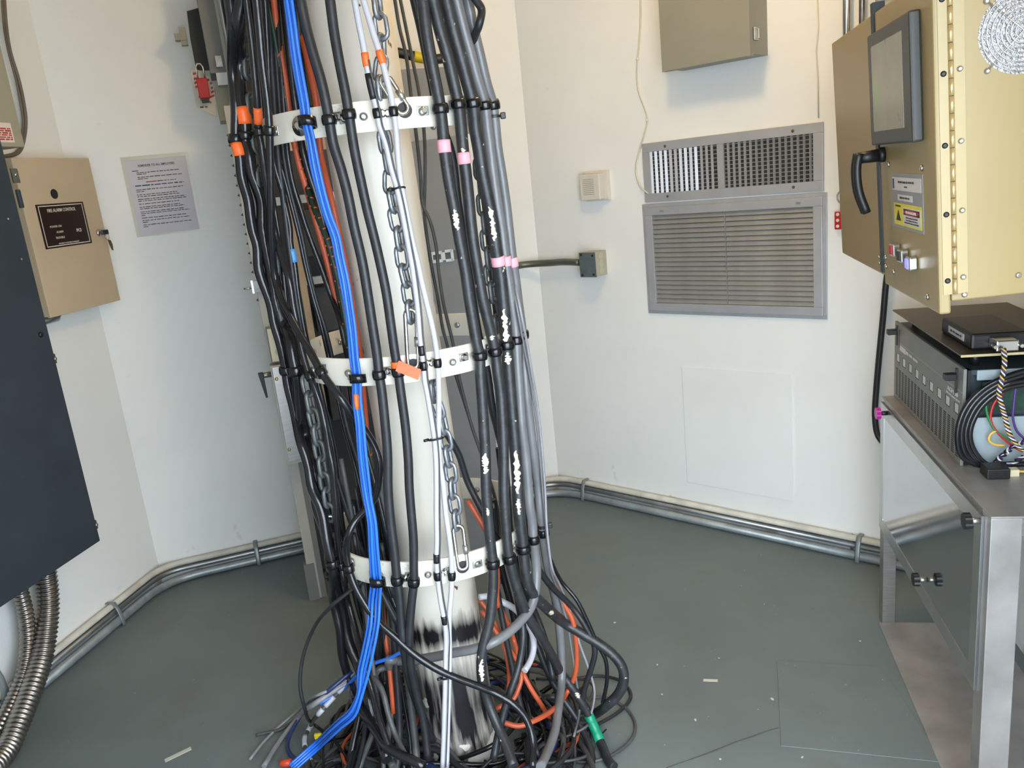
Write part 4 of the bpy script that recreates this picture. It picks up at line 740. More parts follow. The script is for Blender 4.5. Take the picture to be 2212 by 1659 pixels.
t = wthing('padlock', 1, 'red padlock hanging from the switch lever in front of a danger tag', 'padlock'); s, z = wp(1, .16, 439, 190)
MB().box(s - .020, s + .020, -.18, -.16, z - .040, z + .034).build('body', RED, t, bev=.004)
MB().tube([(s - .013, -.17, z + .03), (s - .013, -.17, z + .075), (s - .006, -.17, z + .087), (s + .006, -.17, z + .087), (s + .013, -.17, z + .075), (s + .013, -.17, z + .03)], .0035, 8).build('shackle', CHROME, t); MB().box(s - .014, s + .014, -.178, -.162, z - .056, z - .040).build('base_plate', BPLAS, t)
t = wthing('danger_tag', 1, 'white danger tag with red slanted stripes behind the red padlock', 'tag')
tg = [wp(1, .15, *p) for p in ((411, 151), (423, 149), (450, 164), (461, 182), (469, 252), (424, 231))]; crd = MB().prism(tg, -.152, -.150).build('card', mat('tag_white', (198, 192, 178), .5), t, fix=True)
for (u0, v0, u1, v1) in ((417, 160, 428, 157), (419, 171, 425, 169), (420, 180, 426, 177), (422, 189, 427, 186), (446, 174, 452, 172), (454, 181, 458, 179), (456, 191, 460, 189), (456, 200, 462, 197), (454, 210, 463, 206)):
    p, q = wp(1, .15, u0, v0), wp(1, .15, u1, v1); MB().prism([(p[0], p[1] - .004), (q[0], q[1] - .004), (q[0], q[1] + .004), (p[0], p[1] + .004)], -.1528, -.152).build('red_stripe', REDI, crd, fix=True)
s, z = wp(1, .15, 432, 212); text('DO NOT', .010, crd, INK, s + .014, z - .004, -.152, rot=-.35, bold=.04); text('OPERATE', .010, crd, INK, s + .018, z - .016, -.152, rot=-.35, bold=.04); bars([(s - .006, s + .022, z - .034)], crd, INK, -.152, h=.005)
tag(MB().tube([W(1, -.294, .24, 1.9), W(1, -.294, .24, 2.9)], .011, 10).build('conduit', GALV), 'upright steel conduit beside the switch box', 'conduit')
# black cable with yellow tape behind the column
P = [wP(1, .22, *p) for p in ((800, 108), (850, 112), (880, 118), (905, 124), (940, 128), (975, 122))] + [wP(1, .12, 1000, 118), wP(1, .02, 1012, 122), wP(1, -.02, 1014, 123)]
o = tag(MB().tube(catmull(P, 6), .020, 12).build('wall_cable', BLKS), 'stout black cable with yellow tape crossing behind the column', 'cable'); Cc = catmull(P, 6); MB().tube(slice_path(Cc, near(Cc, 905, 124), .045), .0215, 14).build('tape_band', TYEL, o)
# ================================================================== RIGHT WALL (k = 2)
# conduit and junction box
t = wthing('junction_box', 2, 'small grey square junction box with knockouts on the right wall', 'junction box'); F = .09
a, b = wp(2, F, 1250, 546), wp(2, F, 1288, 599); a2 = wp(2, 0, 1310, 540)
jx0, jx1, jz0, jz1 = a[0], b[0], b[1], a[1]
MB().box(jx0, jx1, -F + .004, 0, jz0 + .001, jz1 - .001).build('box', mat('knockout_box', (176, 172, 152), .5, .2, var=.1), t); MB().box(jx0 - .001, jx1 + .001, -F, -F + .004, jz0, jz1).build('cover', mat('grey_cover', (92, 104, 104), .5, .1, var=.15, scale=30), t, bev=.001)
for x, z in ((jx0 + .012, jz1 - .01), (jx1 - .012, jz1 - .014), (jx1 - .012, jz0 + .012), (jx0 + .012, jz0 + .01)): MB().dome((x, -F, z), (0, -1, 0), .006, .003).build('screw', BPLAS, t)
for q in (.2, .5, .8): z = jz0 + (jz1 - jz0) * q; MB().cyl((jx1, -F * .5, z), (jx1 + .0015, -F * .5, z), .017, 16).build('knockout', mat('knockout_disc', (186, 184, 160), .5, .1), t)
P = [wP(2, .045, 1252, 567), wP(2, .045, 1215, 566), W(2, -.86, .045, wp(2, .045, 1175, 568)[1])]
Pb = [wP(1, .05, 1130, 572), wP(1, .06, 1095, 580), wP(1, .10, 1060, 588), wP(1, .2, 1035, 605), wP(1, .3, 1020, 625)]
tag(MB().tube(catmull(P + Pb, 5), .016, 12).build('conduit', mat('olive_grey_conduit', (98, 102, 92), .35, .5, var=.1)), 'olive-grey conduit bending from the junction box to the rack', 'conduit')
# white wall sounder
t = wthing('wall_sounder', 2, 'small white louvred plastic box high on the right wall', 'wall box'); F = .055
a, b = wp(2, F, 1250, 376), wp(2, F, 1297, 434)
bx, by, bz0, bz1 = a[0], b[0], b[1], a[1]
MB().box(bx + .004, by + .022, -.02, 0, bz0, bz1 + .004).build('base', WPLA, t, bev=.003); MB().box(bx, by, -F, -.02, bz0 + .006, bz1 - .006).build('cover', WPLA, t, bev=.004)
for i in range(9): z = bz0 + .03 + i * (bz1 - bz0 - .05) / 9; MB().box(bx + .018, by - .03, -F - .0006, -F, z, z + .0025).build('louvre', mat('sounder_slot', (150, 146, 136), .6), t)
# grey enclosure at the top of the right wall
t = wthing('wall_enclosure', 2, 'plain grey enclosure with side latch high on the right wall', 'electrical box'); F = .16
a, b = wp(2, F, 1430, 158), wp(2, F, 1620, 118); gz = (a[1] + b[1]) / 2
MB().box(a[0] + .004, b[0] - .004, -F + .03, 0, gz + .008, gz + .75).build('body', GRYB, t); MB().box(a[0], b[0], -F, -F + .03, gz, gz + .76).build('lid', GRYB, t, bev=.002)
z = gz + .075; MB().box(b[0] - .004, b[0] + .006, -F + .032, -F + .065, z - .022, z + .022).build('latch', ZINC, t, bev=.003); MB().box(b[0] + .004, b[0] + .012, -F + .042, -F + .055, z - .016, z + .016).build('latch_loop', CHROME, t)
# upper register: frame, vertical vanes, cross bars
def frame(mb, x0, x1, z0, z1, w, y0, y1):
    mb.box(x0, x1, y0, y1, z1 - w, z1); mb.box(x0, x1, y0, y1, z0, z0 + w); mb.box(x0, x0 + w, y0, y1, z0 + w, z1 - w); mb.box(x1 - w, x1, y0, y1, z0 + w, z1 - w); return mb
t = wthing('supply_register', 2, 'aluminium supply grille with upright vanes above the slatted return grille', 'air grille')
x0, x1, z0, z1 = -.346, .408, 1.437, 1.678
frame(MB(), x0, x1, z0, z1, .036, -.012, 0).build('frame', GRILL, t, bev=.0015); MB().box(x0 + .036, x1 - .036, -.0035, -.0015, z0 + .036, z1 - .036).build('duct', DUCT, t)
xm = wp(2, .01, 1557, 350)[0]; MB().box(xm - .014, xm + .014, -.013, -.004, z0 + .036, z1 - .036).build('mullion', GRILL, t)
vm = MB().box(-.0012, .0012, -.012, .0, z0 + .036, z1 - .036); n_ = 30; proto = None
for i in range(n_):
    x = x0 + .044 + i * (x1 - x0 - .088) / (n_ - 1)
    if abs(x - xm) < .018: continue
    if proto is None: proto = vm.build('vane', GRILL, t); o = proto
    else: o = dup(proto, t)
    o.location = (x, -.0045, 0); o.rotation_euler = (0, 0, math.radians(-62 + 10 * math.sin(i)) if i < 10 else math.radians(-40 if i < 14 else (-30 if i < 20 else -22)))
    o.scale = (1, .85 if i >= 10 else 1.0, 1)
cb = MB().box(x0 + .036, x1 - .036, -.0052, -.0036, -.0014, .0014); p2 = None
for i in range(11):
    z = z0 + .036 + (i + .7) * (z1 - z0 - .072) / 11
    if p2 is None: p2 = cb.build('cross_bar', GRILLD, t); o = p2
    else: o = dup(p2, t)
    o.location = (0, 0, z)
for x, z in ((x0 + .11, z1 - .02), (x1 - .11, z1 - .02), (x0 + .11, z0 + .02), (x1 - .11, z0 + .02)): MB().dome((x, -.012, z), (0, -1, 0), .006, .002).build('screw', mat('rusty_screw', (112, 88, 62), .5, .6), t)
# lower return grille with horizontal slats
t = wthing('return_grille', 2, 'large aluminium return air grille with horizontal slats on the right wall', 'air grille')
x0, x1, z0, z1 = -.364, .419, .958, 1.430
frame(MB(), x0, x1, z0, z1, .016, -.008, 0).build('outer_frame', GRILL, t, bev=.001); frame(MB(), x0 + .014, x1 - .014, z0 + .014, z1 - .014, .034, -.016, -.001).build('frame', GRILL, t, bev=.0015); MB().box(x0 + .046, x1 - .046, -.002, -.0005, z0 + .046, z1 - .046).build('duct', DUCT, t)
n_ = 19; zz0, zz1 = z0 + .048, z1 - .048; ph = (zz1 - zz0) / n_; c30, s30 = math.cos(.95), math.sin(.95)
hw = .0105; sl = MB(); sl.add([(x0 + .046, -.0075 - hw * c30 * .55, -hw * s30), (x1 - .046, -.0075 - hw * c30 * .55, -hw * s30), (x1 - .046, -.0075 + hw * c30 * .55, hw * s30), (x0 + .046, -.0075 + hw * c30 * .55, hw * s30)], [(0, 1, 2, 3)])
sl.v = sl.v + [(x, y + .0012, z + .0008) for x, y, z in sl.v]; sl.f = [(0, 1, 2, 3), (7, 6, 5, 4), (0, 4, 5, 1), (1, 5, 6, 2), (2, 6, 7, 3), (3, 7, 4, 0)]; sl.sm = [False] * 6; p3 = None
for i in range(n_):
    if p3 is None: p3 = sl.build('slat', GRILLD, t, fix=True); o = p3
    else: o = dup(p3, t)
    o.location = (0, 0, zz0 + (i + .5) * ph)
mb = MB(); xm = (x0 + x1) / 2 - .01
MB().box(xm - .0015, xm + .0015, -.0150, -.0035, zz0, zz1).build('slat_stay', GRILLD, t)
for x in (x0 + .09, x1 - .11): MB().box(x, x + .016, -.019, -.016, z1 - .036, z1 - .028).build('thumb_catch', GRILLD, t)
# bell wire
P = [wP(2, .006, *p) for p in ((1382, -30), (1384, 30), (1381, 90), (1377, 130), (1376, 170), (1380, 200), (1392, 232), (1399, 256), (1396, 275), (1389, 300), (1380, 330), (1374, 360), (1376, 385), (1386, 405), (1398, 415))]
P[-1] = wP(2, .014, 1400, 418); P[-2] = wP(2, .014, 1388, 408); P[-3] = wP(2, .012, 1377, 388)
tag(MB().tube(catmull(P, 6), .0032, 6).build('bell_wire', mat('cream_wire', (216, 206, 184), .5)), 'thin cream wire stapled down the right wall into the supply grille', 'wire')
for u, v in ((1377, 127), (1398, 259)):
    p = wP(2, .004, u, v); tag(MB().box(-.006, .006, -.006, .004, -.004, .004).build('wire_clip', WPLA, bev=.001), 'small white clip pinning the cream wire to the wall', 'clip', 'clips on the cream wire').location = p
tag(MB().tube([wP(2, .004, 1765, -20), wP(2, .004, 1768, 60), wP(2, .004, 1763, 110), wP(2, .004, 1767, 170), wP(2, .004, 1768, 255)], .0024, 6).build('bell_wire', mat('cream_wire', (216, 206, 184))), 'thin painted-over wire running down to the corner of the supply grille', 'wire')
# wall switch, lockout hasp, conduits near the gold cabinet
t = wthing('light_switch', 2, 'metal light switch plate on the right wall beside the gold cabinet', 'switch'); a, b = wp(2, .02, 1812, 272), wp(2, .02, 1812, 343)
MB().box(a[0], a[0] + .07, -.02, 0, b[1], a[1]).build('plate', mat('switch_plate', (170, 166, 152), .4, .4), t, bev=.002); MB().box(a[0] + .028, a[0] + .042, -.032, -.02, (a[1] + b[1]) / 2 - .02, (a[1] + b[1]) / 2 + .02).build('toggle', WPLA, t)
t = wthing('lockout_hasp', 2, 'red lockout hasp hanging on the right wall beside the gold cabinet', 'lockout hasp'); a, b = wp(2, .02, 1803, 460), wp(2, .02, 1800, 496); s = a[0]
bd = MB(); bd.box(s, s + .055, -.024, -.016, b[1], a[1] + .004); bd.build('body', RED, t, bev=.003)
for i in range(2):
    for j in range(3): MB().cyl((s + .012 + i * .02, -.0248, b[1] + .012 + j * .021), (s + .012 + i * .02, -.0238, b[1] + .012 + j * .021), .006, 12).build('hole', WPLA, t)
MB().box(s + .020, s + .034, -.024, -.016, a[1], a[1] + .04).build('neck', ZINC, t); MB().tube([Vector((s + .027 + .018 * math.cos(q), -.02, a[1] + .055 + .022 * math.sin(q))) for q in [2 * PI * j / 16 for j in range(16)]], .003, 6, closed=True).build('shackle', ZINC, t); MB().box(s + .026, s + .045, -.012, 0, a[1] + .05, a[1] + .14).build('hanger', RACKL, t)
for lb, u, r, mt in (('bright steel conduit running up the right wall behind the gold cabinet', 1829, .014, CHROME), ('ribbed steel conduit running up the right wall behind the gold cabinet', 1862, .010, FLEX)):
    s, z = wp(2, .02, u, 40); tag(MB().tube([W(2, s, .02, 1.4), W(2, s, .02, 2.9)], r, 10).build('conduit', mt), lb, 'conduit')
t = wthing('small_wall_box', 2, 'blue-grey box on the right wall above the gold cabinet', 'electrical box'); s, z = wp(2, .05, 1890, 22); MB().box(s, s + .12, -.05, 0, z, z + .2).build('body', PIPEP, t, bev=.002); MB().dome((s + .008, -.05, z + .008), (0, -1, 0), .006, .004).build('screw', CHROME, t)
P = [wP(2, .03, *p) for p in ((1925, 540), (1914, 612), (1908, 680), (1900, 760), (1893, 840), (1890, 900), (1896, 940), (1910, 960))]
tag(MB().tube(catmull(P, 6), .011, 10).build('wall_cable', BLKS), 'black cable bowing down the right wall behind the table leg', 'cable')
# ================================================================== RIGHT: GOLD CABINET, TABLE, INSTRUMENT (parallel to k = 3)
GS0, GS1, GO, GZ0, GZ1 = -.50, .365, .54, 1.285, 1.858
t = wthing('control_cabinet', 3, 'gold-tan control cabinet with touch screen, black handle and round fan grille', 'cabinet')
MB().box(GS0 + .01, GS1 - .004, -GO + .022, -.03, GZ0 + .016, GZ1 - .01).build('body', GOLD, t, bev=.003)
MB().box(-.15, .15, -.03, 0, 1.4, 1.75).build('wall_bracket', RACKG, t)
GM = -.035
MB().box(GS0, GM - .009, -GO, -GO + .020, GZ0 + .012, GZ1).build('door', GOLD, t, bev=.004)
dr = MB().box(GM + .009, GS1, -GO, -GO + .020, GZ0 - .006, GZ1).build('door', GOLD, t, bev=.004)
MB().box(GM - .013, GM + .010, -GO - .003, -GO + .021, GZ0 + .02, GZ1 + .02).build('gasket', GASK, t)
# hinge on the end face (local +x side)
hy = -GO + .026
MB().box(GS1 - .004, GS1 + .0015, hy - .019, hy - .004, GZ0 + .03, GZ1).build('hinge_leaf', GOLDL, t); MB().box(GS1 - .004, GS1 + .0012, hy + .004, hy + .022, GZ0 + .03, GZ1).build('hinge_leaf', GOLDL, t)
hk = MB().cyl((0, 0, 0), (0, 0, .0275), .0042, 10); pk = None
for i in range(19):
    if pk is None: pk = hk.build('hinge_knuckle', mat('hinge_brass', (206, 180, 130), .3, .7), t); o = pk
    else: o = dup(pk, t)
    o.location = (GS1 + .003, hy, GZ0 + .03 + i * .0285)
for i in range(5):
    z = GZ0 + .055 + i * .118
    MB().dome((GS1 + .0012, hy - .0115, z), (1, 0, 0), .0052, .003).build('screw', BPLAS, t); MB().dome((GS1 + .0012, hy + .014, z + .004), (1, 0, 0), .0052, .004).build('screw', CHROME, t)
for y, z in ((hy + .017, GZ0 + .026), (hy + .105, GZ0 + .05)): MB().dome((GS1 - .004, y, z), (1, 0, 0), .0055, .004).build('screw', CHROME, t)
# fan on the end face
fo, fzc, frd = .402, 1.742, .068; X = GS1 - .004
fan = MB().cyl((X - .001, -fo, fzc), (X + .0008, -fo, fzc), frd, 40).build('fan_filter', mat('crumpled_foil', (190, 190, 196), .25, 1.0, var=.35, scale=160, bump=1.0, bscale=260), t)
for i in range(8):
    r = frd * (.14 + .86 * (i + 1) / 8) - .004; MB().tube([(X + .006, -fo + r * math.cos(q), fzc + r * math.sin(q)) for q in [2 * PI * j / 36 for j in range(36)]], .0011, 5, closed=True).build('grille_wire', CHROME, fan)
for q in (.78, 2.36): MB().tube([(X + .0045, -fo + 1.12 * frd * math.cos(q), fzc + 1.12 * frd * math.sin(q)), (X + .0045, -fo - 1.12 * frd * math.cos(q), fzc - 1.12 * frd * math.sin(q))], .0014, 5).build('grille_spoke', CHROME, fan)
for q in (.78, 2.36, 3.93, 5.5): MB().dome((X, -fo + 1.14 * frd * math.cos(q), fzc + 1.14 * frd * math.sin(q)), (1, 0, 0), .005, .006).build('grille_screw', ZINC, fan)
# touch screen
sc = MB().box(-.012, .302, -GO - .020, -GO, 1.588, 1.812).build('screen_bezel', BEZ, t, bev=.004)
MB().box(.022, .252, -GO - .0208, -GO - .020, 1.616, 1.786).build('screen', overlay(overlay(mat('dim_lcd', (140, 134, 116), .25, var=.06, scale=14), (122, 146, 100), 9, .56, .68), (104, 100, 92), 16, .64, .70), sc)
# handle
hs = .012; hz = 1.566; hd = MB().tube([(hs, -GO, hz), (hs, -GO - .012, hz)], .016, 18).build('handle', BPLAS, t)
MB().tube([(hs, -GO - .012, hz), (hs, -GO - .055, hz)], [.014, .012], 14).build('shank', BPLAS, hd)
for dx in (-.010, .010): MB().tube(catmull([(hs + dx, -GO - .052, hz + .010), (hs + dx, -GO - .058, hz - .02), (hs + dx, -GO - .056, hz - .07), (hs + dx, -GO - .042, hz - .118)], 4), .0088, 8).build('grip', BPLAS, hd)
# label plate
Y = -GO - .001; lp = MB().box(.068, .286, Y, -GO, 1.418, 1.528).build('label_plate', mat('label_grey', (134, 136, 140), .4), t)
def wbox(x0, x1, z0, z1, mt, nm='label_panel', d=.0004, par=None): return MB().box(x0, x1, Y - d, Y, z0, z1).build(nm, mt, par or lp)
LW = mat('label_white', (200, 198, 198), .45)
wbox(.075, .278, 1.494, 1.520, LW); wbox(.112, .218, 1.474, 1.486, LW); wbox(.078, .090, 1.497, 1.517, BLUEI, d=.0006); Y2 = Y - .0006
bars([(.122, .232, 1.511), (.165, .185, 1.502), (.13, .20, 1.480)], lp, INK, Y2, h=.004)
wbox(.082, .277, 1.424, 1.468, YEL); wbox(.150, .270, 1.428, 1.462, LW, d=.0006); wbox(.155, .265, 1.447, 1.459, SLOT, d=.0008)
MB().tube([(.210, Y - .0014, 1.453), (.210, Y - .0006, 1.453)], 1, 20).xf(Matrix.Translation((.210, 0, 1.453)) @ Matrix.Diagonal((.050, 1, .0052, 1)) @ Matrix.Translation((-.210, 0, -1.453))).build('danger_oval', REDI, lp)
text('DANGER', .0066, lp, LW, .210, 1.4508, Y - .0014, sx=2.6, bold=.02); text('CAUTION', .005, lp, INK, .115, 1.461, Y - .0006, sx=1.8)
MB().prism([(.099, 1.433), (.133, 1.433), (.116, 1.455)], Y - .0009, Y - .0004).build('warning_triangle', SLOT, lp, fix=True); bars([(.17, .25, 1.442), (.17, .25, 1.437), (.16, .26, 1.432)], lp, INK, Y - .0006, h=.0028)
for x, z in ((.05, 1.545), (.285, 1.540), (.06, 1.318), (.30, 1.302), (-.005, 1.322), (-.005, 1.342)): MB().dome((x, -GO, z), (0, -1, 0), .006, .005).build('screw', CHROME, t)
for x, z in ((GM - .03, 1.322), (GM - .03, 1.336), (GM - .035, 1.765), (GM - .035, 1.783)): MB().dome((x, -GO, z), (0, -1, 0), .004, .004).build('screw', CHROME, t)
BLED = bpy.data.materials.new('blue_led'); BLED.use_nodes = True; BLED.node_tree.nodes['Principled BSDF'].inputs['Base Color'].default_value = (.1, .1, .9, 1); BLED.node_tree.nodes['Principled BSDF'].inputs['Emission Color'].default_value = (.12, .12, 1, 1); BLED.node_tree.nodes['Principled BSDF'].inputs['Emission Strength'].default_value = 2.5
for i, (x, z, mt) in enumerate(((.105, 1.372, RED), (.165, 1.366, BPLAS), (.225, 1.358, BLED))):
    bt = MB().box(x - .016, x + .016, -GO - .016, -GO, z - .013, z + .013).build('push_button', CHROME, t, bev=.003); MB().box(x - .010, x + .010, -GO - .018, -GO - .016, z - .009, z + .009).build('button_cap', mt, bt)
cabinet_root = t
pv = W(3, 0, GO, GZ0); ax = fr(3)[1]; bpy.context.view_layer.update()
t.matrix_world = Matrix.Translation(pv) @ Matrix.Rotation(math.radians(2.8), 4, ax) @ Matrix.Translation(-pv) @ t.matrix_world
# table
TS0, TS1, TO, TZ = -.735, .195, .375, .800
t = wthing('instrument_table', 3, 'welded aluminium table with square legs and thumb screws below the gold cabinet', 'table'); L_ = .046
MB().box(TS0, TS1, -TO, -.03, TZ - .004, TZ).build('top', ALUS, t, bev=.001); 
MB().box(TS0 + L_, TS1 - .05, -TO, -TO + .004, TZ - .045, TZ - .004).build('front_rail', ALU, t); MB().box(TS0 + L_, TS1 - .05, -.06, -.03, TZ - .045, TZ - .004).build('back_rail', ALU, t); MB().box(TS1 - .05, TS1, -TO + .06, -.08, TZ - .045, TZ - .004).build('end_rail', ALU, t)
MB().box(TS0, TS0 + L_, -TO, -TO + .04, 0.0, TZ - .004).build('leg', ALU, t, bev=.001); MB().box(TS0, TS0 + L_, -.07, -.03, 0, TZ - .004).build('leg', ALU, t)
MB().box(TS1 - .055, TS1, -TO, -TO + .062, 0, TZ - .004).build('leg', ALUS, t, bev=.002); MB().box(TS1 - .055, TS1, -.09, -.03, 0, TZ - .004).build('leg', ALU, t)
# polished metal panel with thumb screws
PLX = mat('polished_sheet', (196, 197, 200), 0.09, 1.0, var=0.03, scale=5, rvar=.04)
t2 = wthing('side_panel', 3, 'polished metal panel with thumb screws on the side of the aluminium table', 'panel')
MB().box(TS0 + .012, TS1 - .035, -TO - .005, -TO - .0005, .35, .785).build('sheet', PLX, t2)
frame(MB(), TS0 + .012, TS1 - .035, .35, .785, .042, -TO - .0062, -TO - .005).build('border_strip', mat('satin_sheet', (190, 190, 188), .3, .9, var=.08, scale=12), t2)
for i, (u, v, mt) in enumerate(((1903, 866, MAG), (2098, 1104, BPLAS), (1985, 1252, BPLAS))):
    s, z = wp(3, TO + .025, u, v); s = max(s, TS0 + .03); z = min(z, .772)
    mb = MB(); y0 = -TO - .0062; kn = MB().tube([(s, y0, z), (s, y0 - .020, z)], .007, 10).build('thumb_screw', ZINC if i else BPLAS, t2)
    pts = [(s + (.0165 + .002 * (j % 2)) * math.cos(2 * PI * j / 24), z + (.0165 + .002 * (j % 2)) * math.sin(2 * PI * j / 24)) for j in range(24)]; MB().prism(pts, y0 - .034, y0 - .020).build('knob', mt, kn, fix=True)
# metal sheet under the table
tag(MB().slab([(p.x, p.y) for p in (W(3, -.70, .385, 0), W(3, .60, .40, 0), W(3, .60, .04, 0), W(3, -.70, .04, 0))], .0005, .003).build('floor_sheet', ALUS, fix=True), 'swirl-brushed aluminium sheet lying on the floor under the table', 'sheet')
# instrument on the table
IS0, IS1, IO, IZ0, IZ1 = -.725, -.105, .342, TZ, 1.046
t = wthing('instrument_chassis', 3, 'grey rack instrument with rows of vent slots and square windows on the table', 'instrument')
fpn = MB().box(IS0, IS1, -IO, -IO + .008, IZ0, IZ1).build('front_panel', INSTR, t, bev=.0015)
MB().box(IS0 + .01, IS1 - .004, -IO + .012, -.02, IZ1 - .016, IZ1 - .004).build('top_cover', INSTD, t); MB().box(IS0 + .01, IS1 - .03, -IO + .012, -.02, IZ0 + .002, IZ1 - .02).build('body', INSTD, t)
MB().box(IS1 - .03, IS1 - .002, -IO + .010, -IO + .018, IZ0 + .002, IZ1 - .004).build('edge_post', BPLAS, t); MB().box(IS1 - .006, IS1, -IO + .03, -.02, IZ1 - .03, IZ1 - .004).build('lid_lip', INSTB, t, bev=.003)
MB().box(IS1 - .014, IS1 - .008, -IO + .020, -.02, IZ0 + .002, IZ0 + .12).build('end_plate', INSTB, t); MB().box(IS1 - .028, IS1 - .024, -IO + .05, -.02, IZ0 + .13, IZ1 - .04).build('circuit_board', mat('circuit_green', (26, 58, 44), .4, var=.4, scale=60), t)
wd = IS1 - IS0
for i in range(9):
    x = IS0 + wd * (.045 + i * .108); MB().box(x, x + wd * .052, -IO - .0008, -IO, IZ0 + .124, IZ0 + .150).build('window_frame', SLOT, fpn); MB().box(x + wd * .012, x + wd * .052, -IO - .0012, -IO - .0008, IZ0 + .127, IZ0 + .150).build('window', WIN, fpn)
mb = MB()
for i in range(18):
    x = IS0 + wd * (.040 + i * .0530)
    for j in range(16): z = IZ0 + .016 + j * .0056; mb.box(x, x + wd * .030, -IO - .0006, -IO, z, z + .0030)
vs_ = mb.build('vent_slots', SLOT, fpn); vs_['kind'] = 'stuff'
MB().box(IS0 + wd * .09, IS1, -IO - .0004, -IO, IZ0 + .186, IZ0 + .1868).build('print_line', WIN, fpn)
text('AGM 50', .018, fpn, LW, IS1 - wd * .115, IZ0 + .166, -IO - .0004, sx=1.25); bars([(IS1 - wd * .19, IS1 - wd * .03, IZ0 + .159)], fpn, LW, -IO - .0004, h=.005)
MB().box(IS0 + wd * .10, IS0 + wd * .20, -IO - .0006, -IO, IZ0 + .166, IZ0 + .182).build('maker_badge', LW, fpn); bars([(IS0 + wd * .21, IS0 + wd * .40, IZ0 + .174)], fpn, LW, -IO - .0004, h=.009)
for x in (IS0 + wd * .05, IS1 - wd * .07):
    lt = MB().box(x - .005, x + .005, -IO - .004, -IO, IZ1 - .070, IZ1 - .008).build('latch', BPLAS, fpn); MB().box(x - .012, x + .012, -IO - .030, -IO - .004, IZ1 - .036, IZ1 - .020).build('latch_knob', BPLAS, lt, bev=.002)
for x in (IS0 + wd * .09,): MB().box(x, x + .003, -IO - .0006, -IO, IZ1 - .072, IZ1 - .018).build('slit', SLOT, fpn); MB().box(x, x + .003, -IO - .0006, -IO, IZ1 - .13, IZ1 - .10).build('slit', SLOT, fpn)
# plate on standoffs over the instrument
t = wthing('shelf_plate', 3, 'thin brown metal plate on feet over the grey instrument', 'plate'); PZ = 1.080
MB().box(-.715, -.098, -.352, -.03, PZ, PZ + .004).build('plate', BRNP, t); MB().box(-.099, -.096, -.352, -.03, PZ - .002, PZ + .004).build('raw_edge', mat('raw_plate_edge', (206, 190, 146), .35, .6), t)
for x in (-.66, -.16):
    for y in (-.30, -.07): MB().cyl((x, y, IZ1 - .004), (x, y, PZ), .010, 10).build('foot', BPLAS, t)
# black device with connector
t = wthing('black_device', 3, 'small black plastic device with white label and metal plug on the brown plate', 'device')
MB().box(-.36, -.135, -.318, -.19, PZ + .004, PZ + .044).build('case', BPLAS, t, bev=.006); MB().box(-.30, -.185, -.3188, -.318, PZ + .016, PZ + .034).build('label', LW, t); bars([(-.285, -.20, PZ + .025)], t, INK, -.3188, h=.005)
cx = MB().box(-.135, -.085, -.280, -.232, PZ + .010, PZ + .036).build('plug', CHROME, t, bev=.003)
for y in (-.284, -.228): MB().cyl((-.115, y, PZ + .023), (-.078, y, PZ + .023), .0045, 8).build('plug_screw', CHROME, cx)
# wiring on the end of the instrument
def L3(s, o_, z): return W(3, s, o_, z)
def side(S, u, v):
    c, x, n = fr(3); d_ = ray(u, v); tt = (c + x * S - CAM).dot(x) / d_.dot(x); return CAM + d_ * tt
wires = {'white wire': (mat('wire_white', (216, 214, 210), .4), 0), 'violet wire': (mat('wire_violet', (76, 48, 116), .4), 1.6), 'yellow wire': (mat('wire_yellow', (222, 178, 70), .4), 3.1), 'black wire': (BPLAS, 4.7)}
def twist(name, lab, uv, S, amp, freq, r, keys):
    t = thing(name, lab, 'wiring'); C = catmull([side(s_, u, v) for (u, v), s_ in zip(uv, S)], 14)
    for k in keys:
        mt, ph = wires[k]; pts = []
        for i, p in enumerate(C): a = i * freq + ph; pts.append(p + Vector((math.cos(a), math.sin(a), 0)) * amp)
        MB().tube(pts, r, 5).build('wire', mt, t)['label'] = k
    return t
twist('wire_harness', 'twisted wire harness hanging from the plug of the black device', [(2168, 752), (2170, 785), (2164, 820), (2158, 850), (2165, 880), (2172, 905), (2180, 935), (2200, 965), (2230, 985)], [-.075, -.07, -.07, -.068, -.065, -.06, -.06, -.06, -.06], .0042, .75, .0021, list(wires))
twist('wire_bundle', 'violet wire bundle folded up on the end of the instrument', [(2220, 950), (2190, 965), (2165, 985), (2152, 1000), (2160, 1008), (2185, 1000), (2215, 985)], [-.07] * 7, .006, .5, .0022, ['violet wire', 'black wire', 'violet wire', 'white wire'])
WRED = mat('wire_red', (186, 36, 40), .4); WGRN = mat('wire_green', (40, 120, 62), .4)
for nm, mt, uv in (('green wire bending down across the instrument end', WGRN, [(2150, 835), (2135, 855), (2130, 880), (2138, 910), (2150, 930), (2172, 945), (2200, 960)]), ('red wire beside the green one on the instrument end', WRED, [(2190, 822), (2165, 850), (2148, 870), (2140, 895), (2142, 915), (2160, 940), (2190, 965), (2220, 980)]), ('violet wire hanging free on the instrument end', wires['violet wire'][0], [(2195, 830), (2190, 870), (2188, 900), (2196, 930), (2215, 950)]), ('yellow and white wire loop sticking out of the bundle', wires['yellow wire'][0], [(2152, 930), (2140, 938), (2136, 950), (2148, 960), (2170, 962)])):
    tag(MB().tube(catmull([side(-.085, *p) for p in uv], 5), .003, 6).build('wire', mt), nm, 'wire')
t = thing('cable_coil', 'coil of black cable tied with a zip tie on the end of the instrument', 'cable coil'); Cc = []
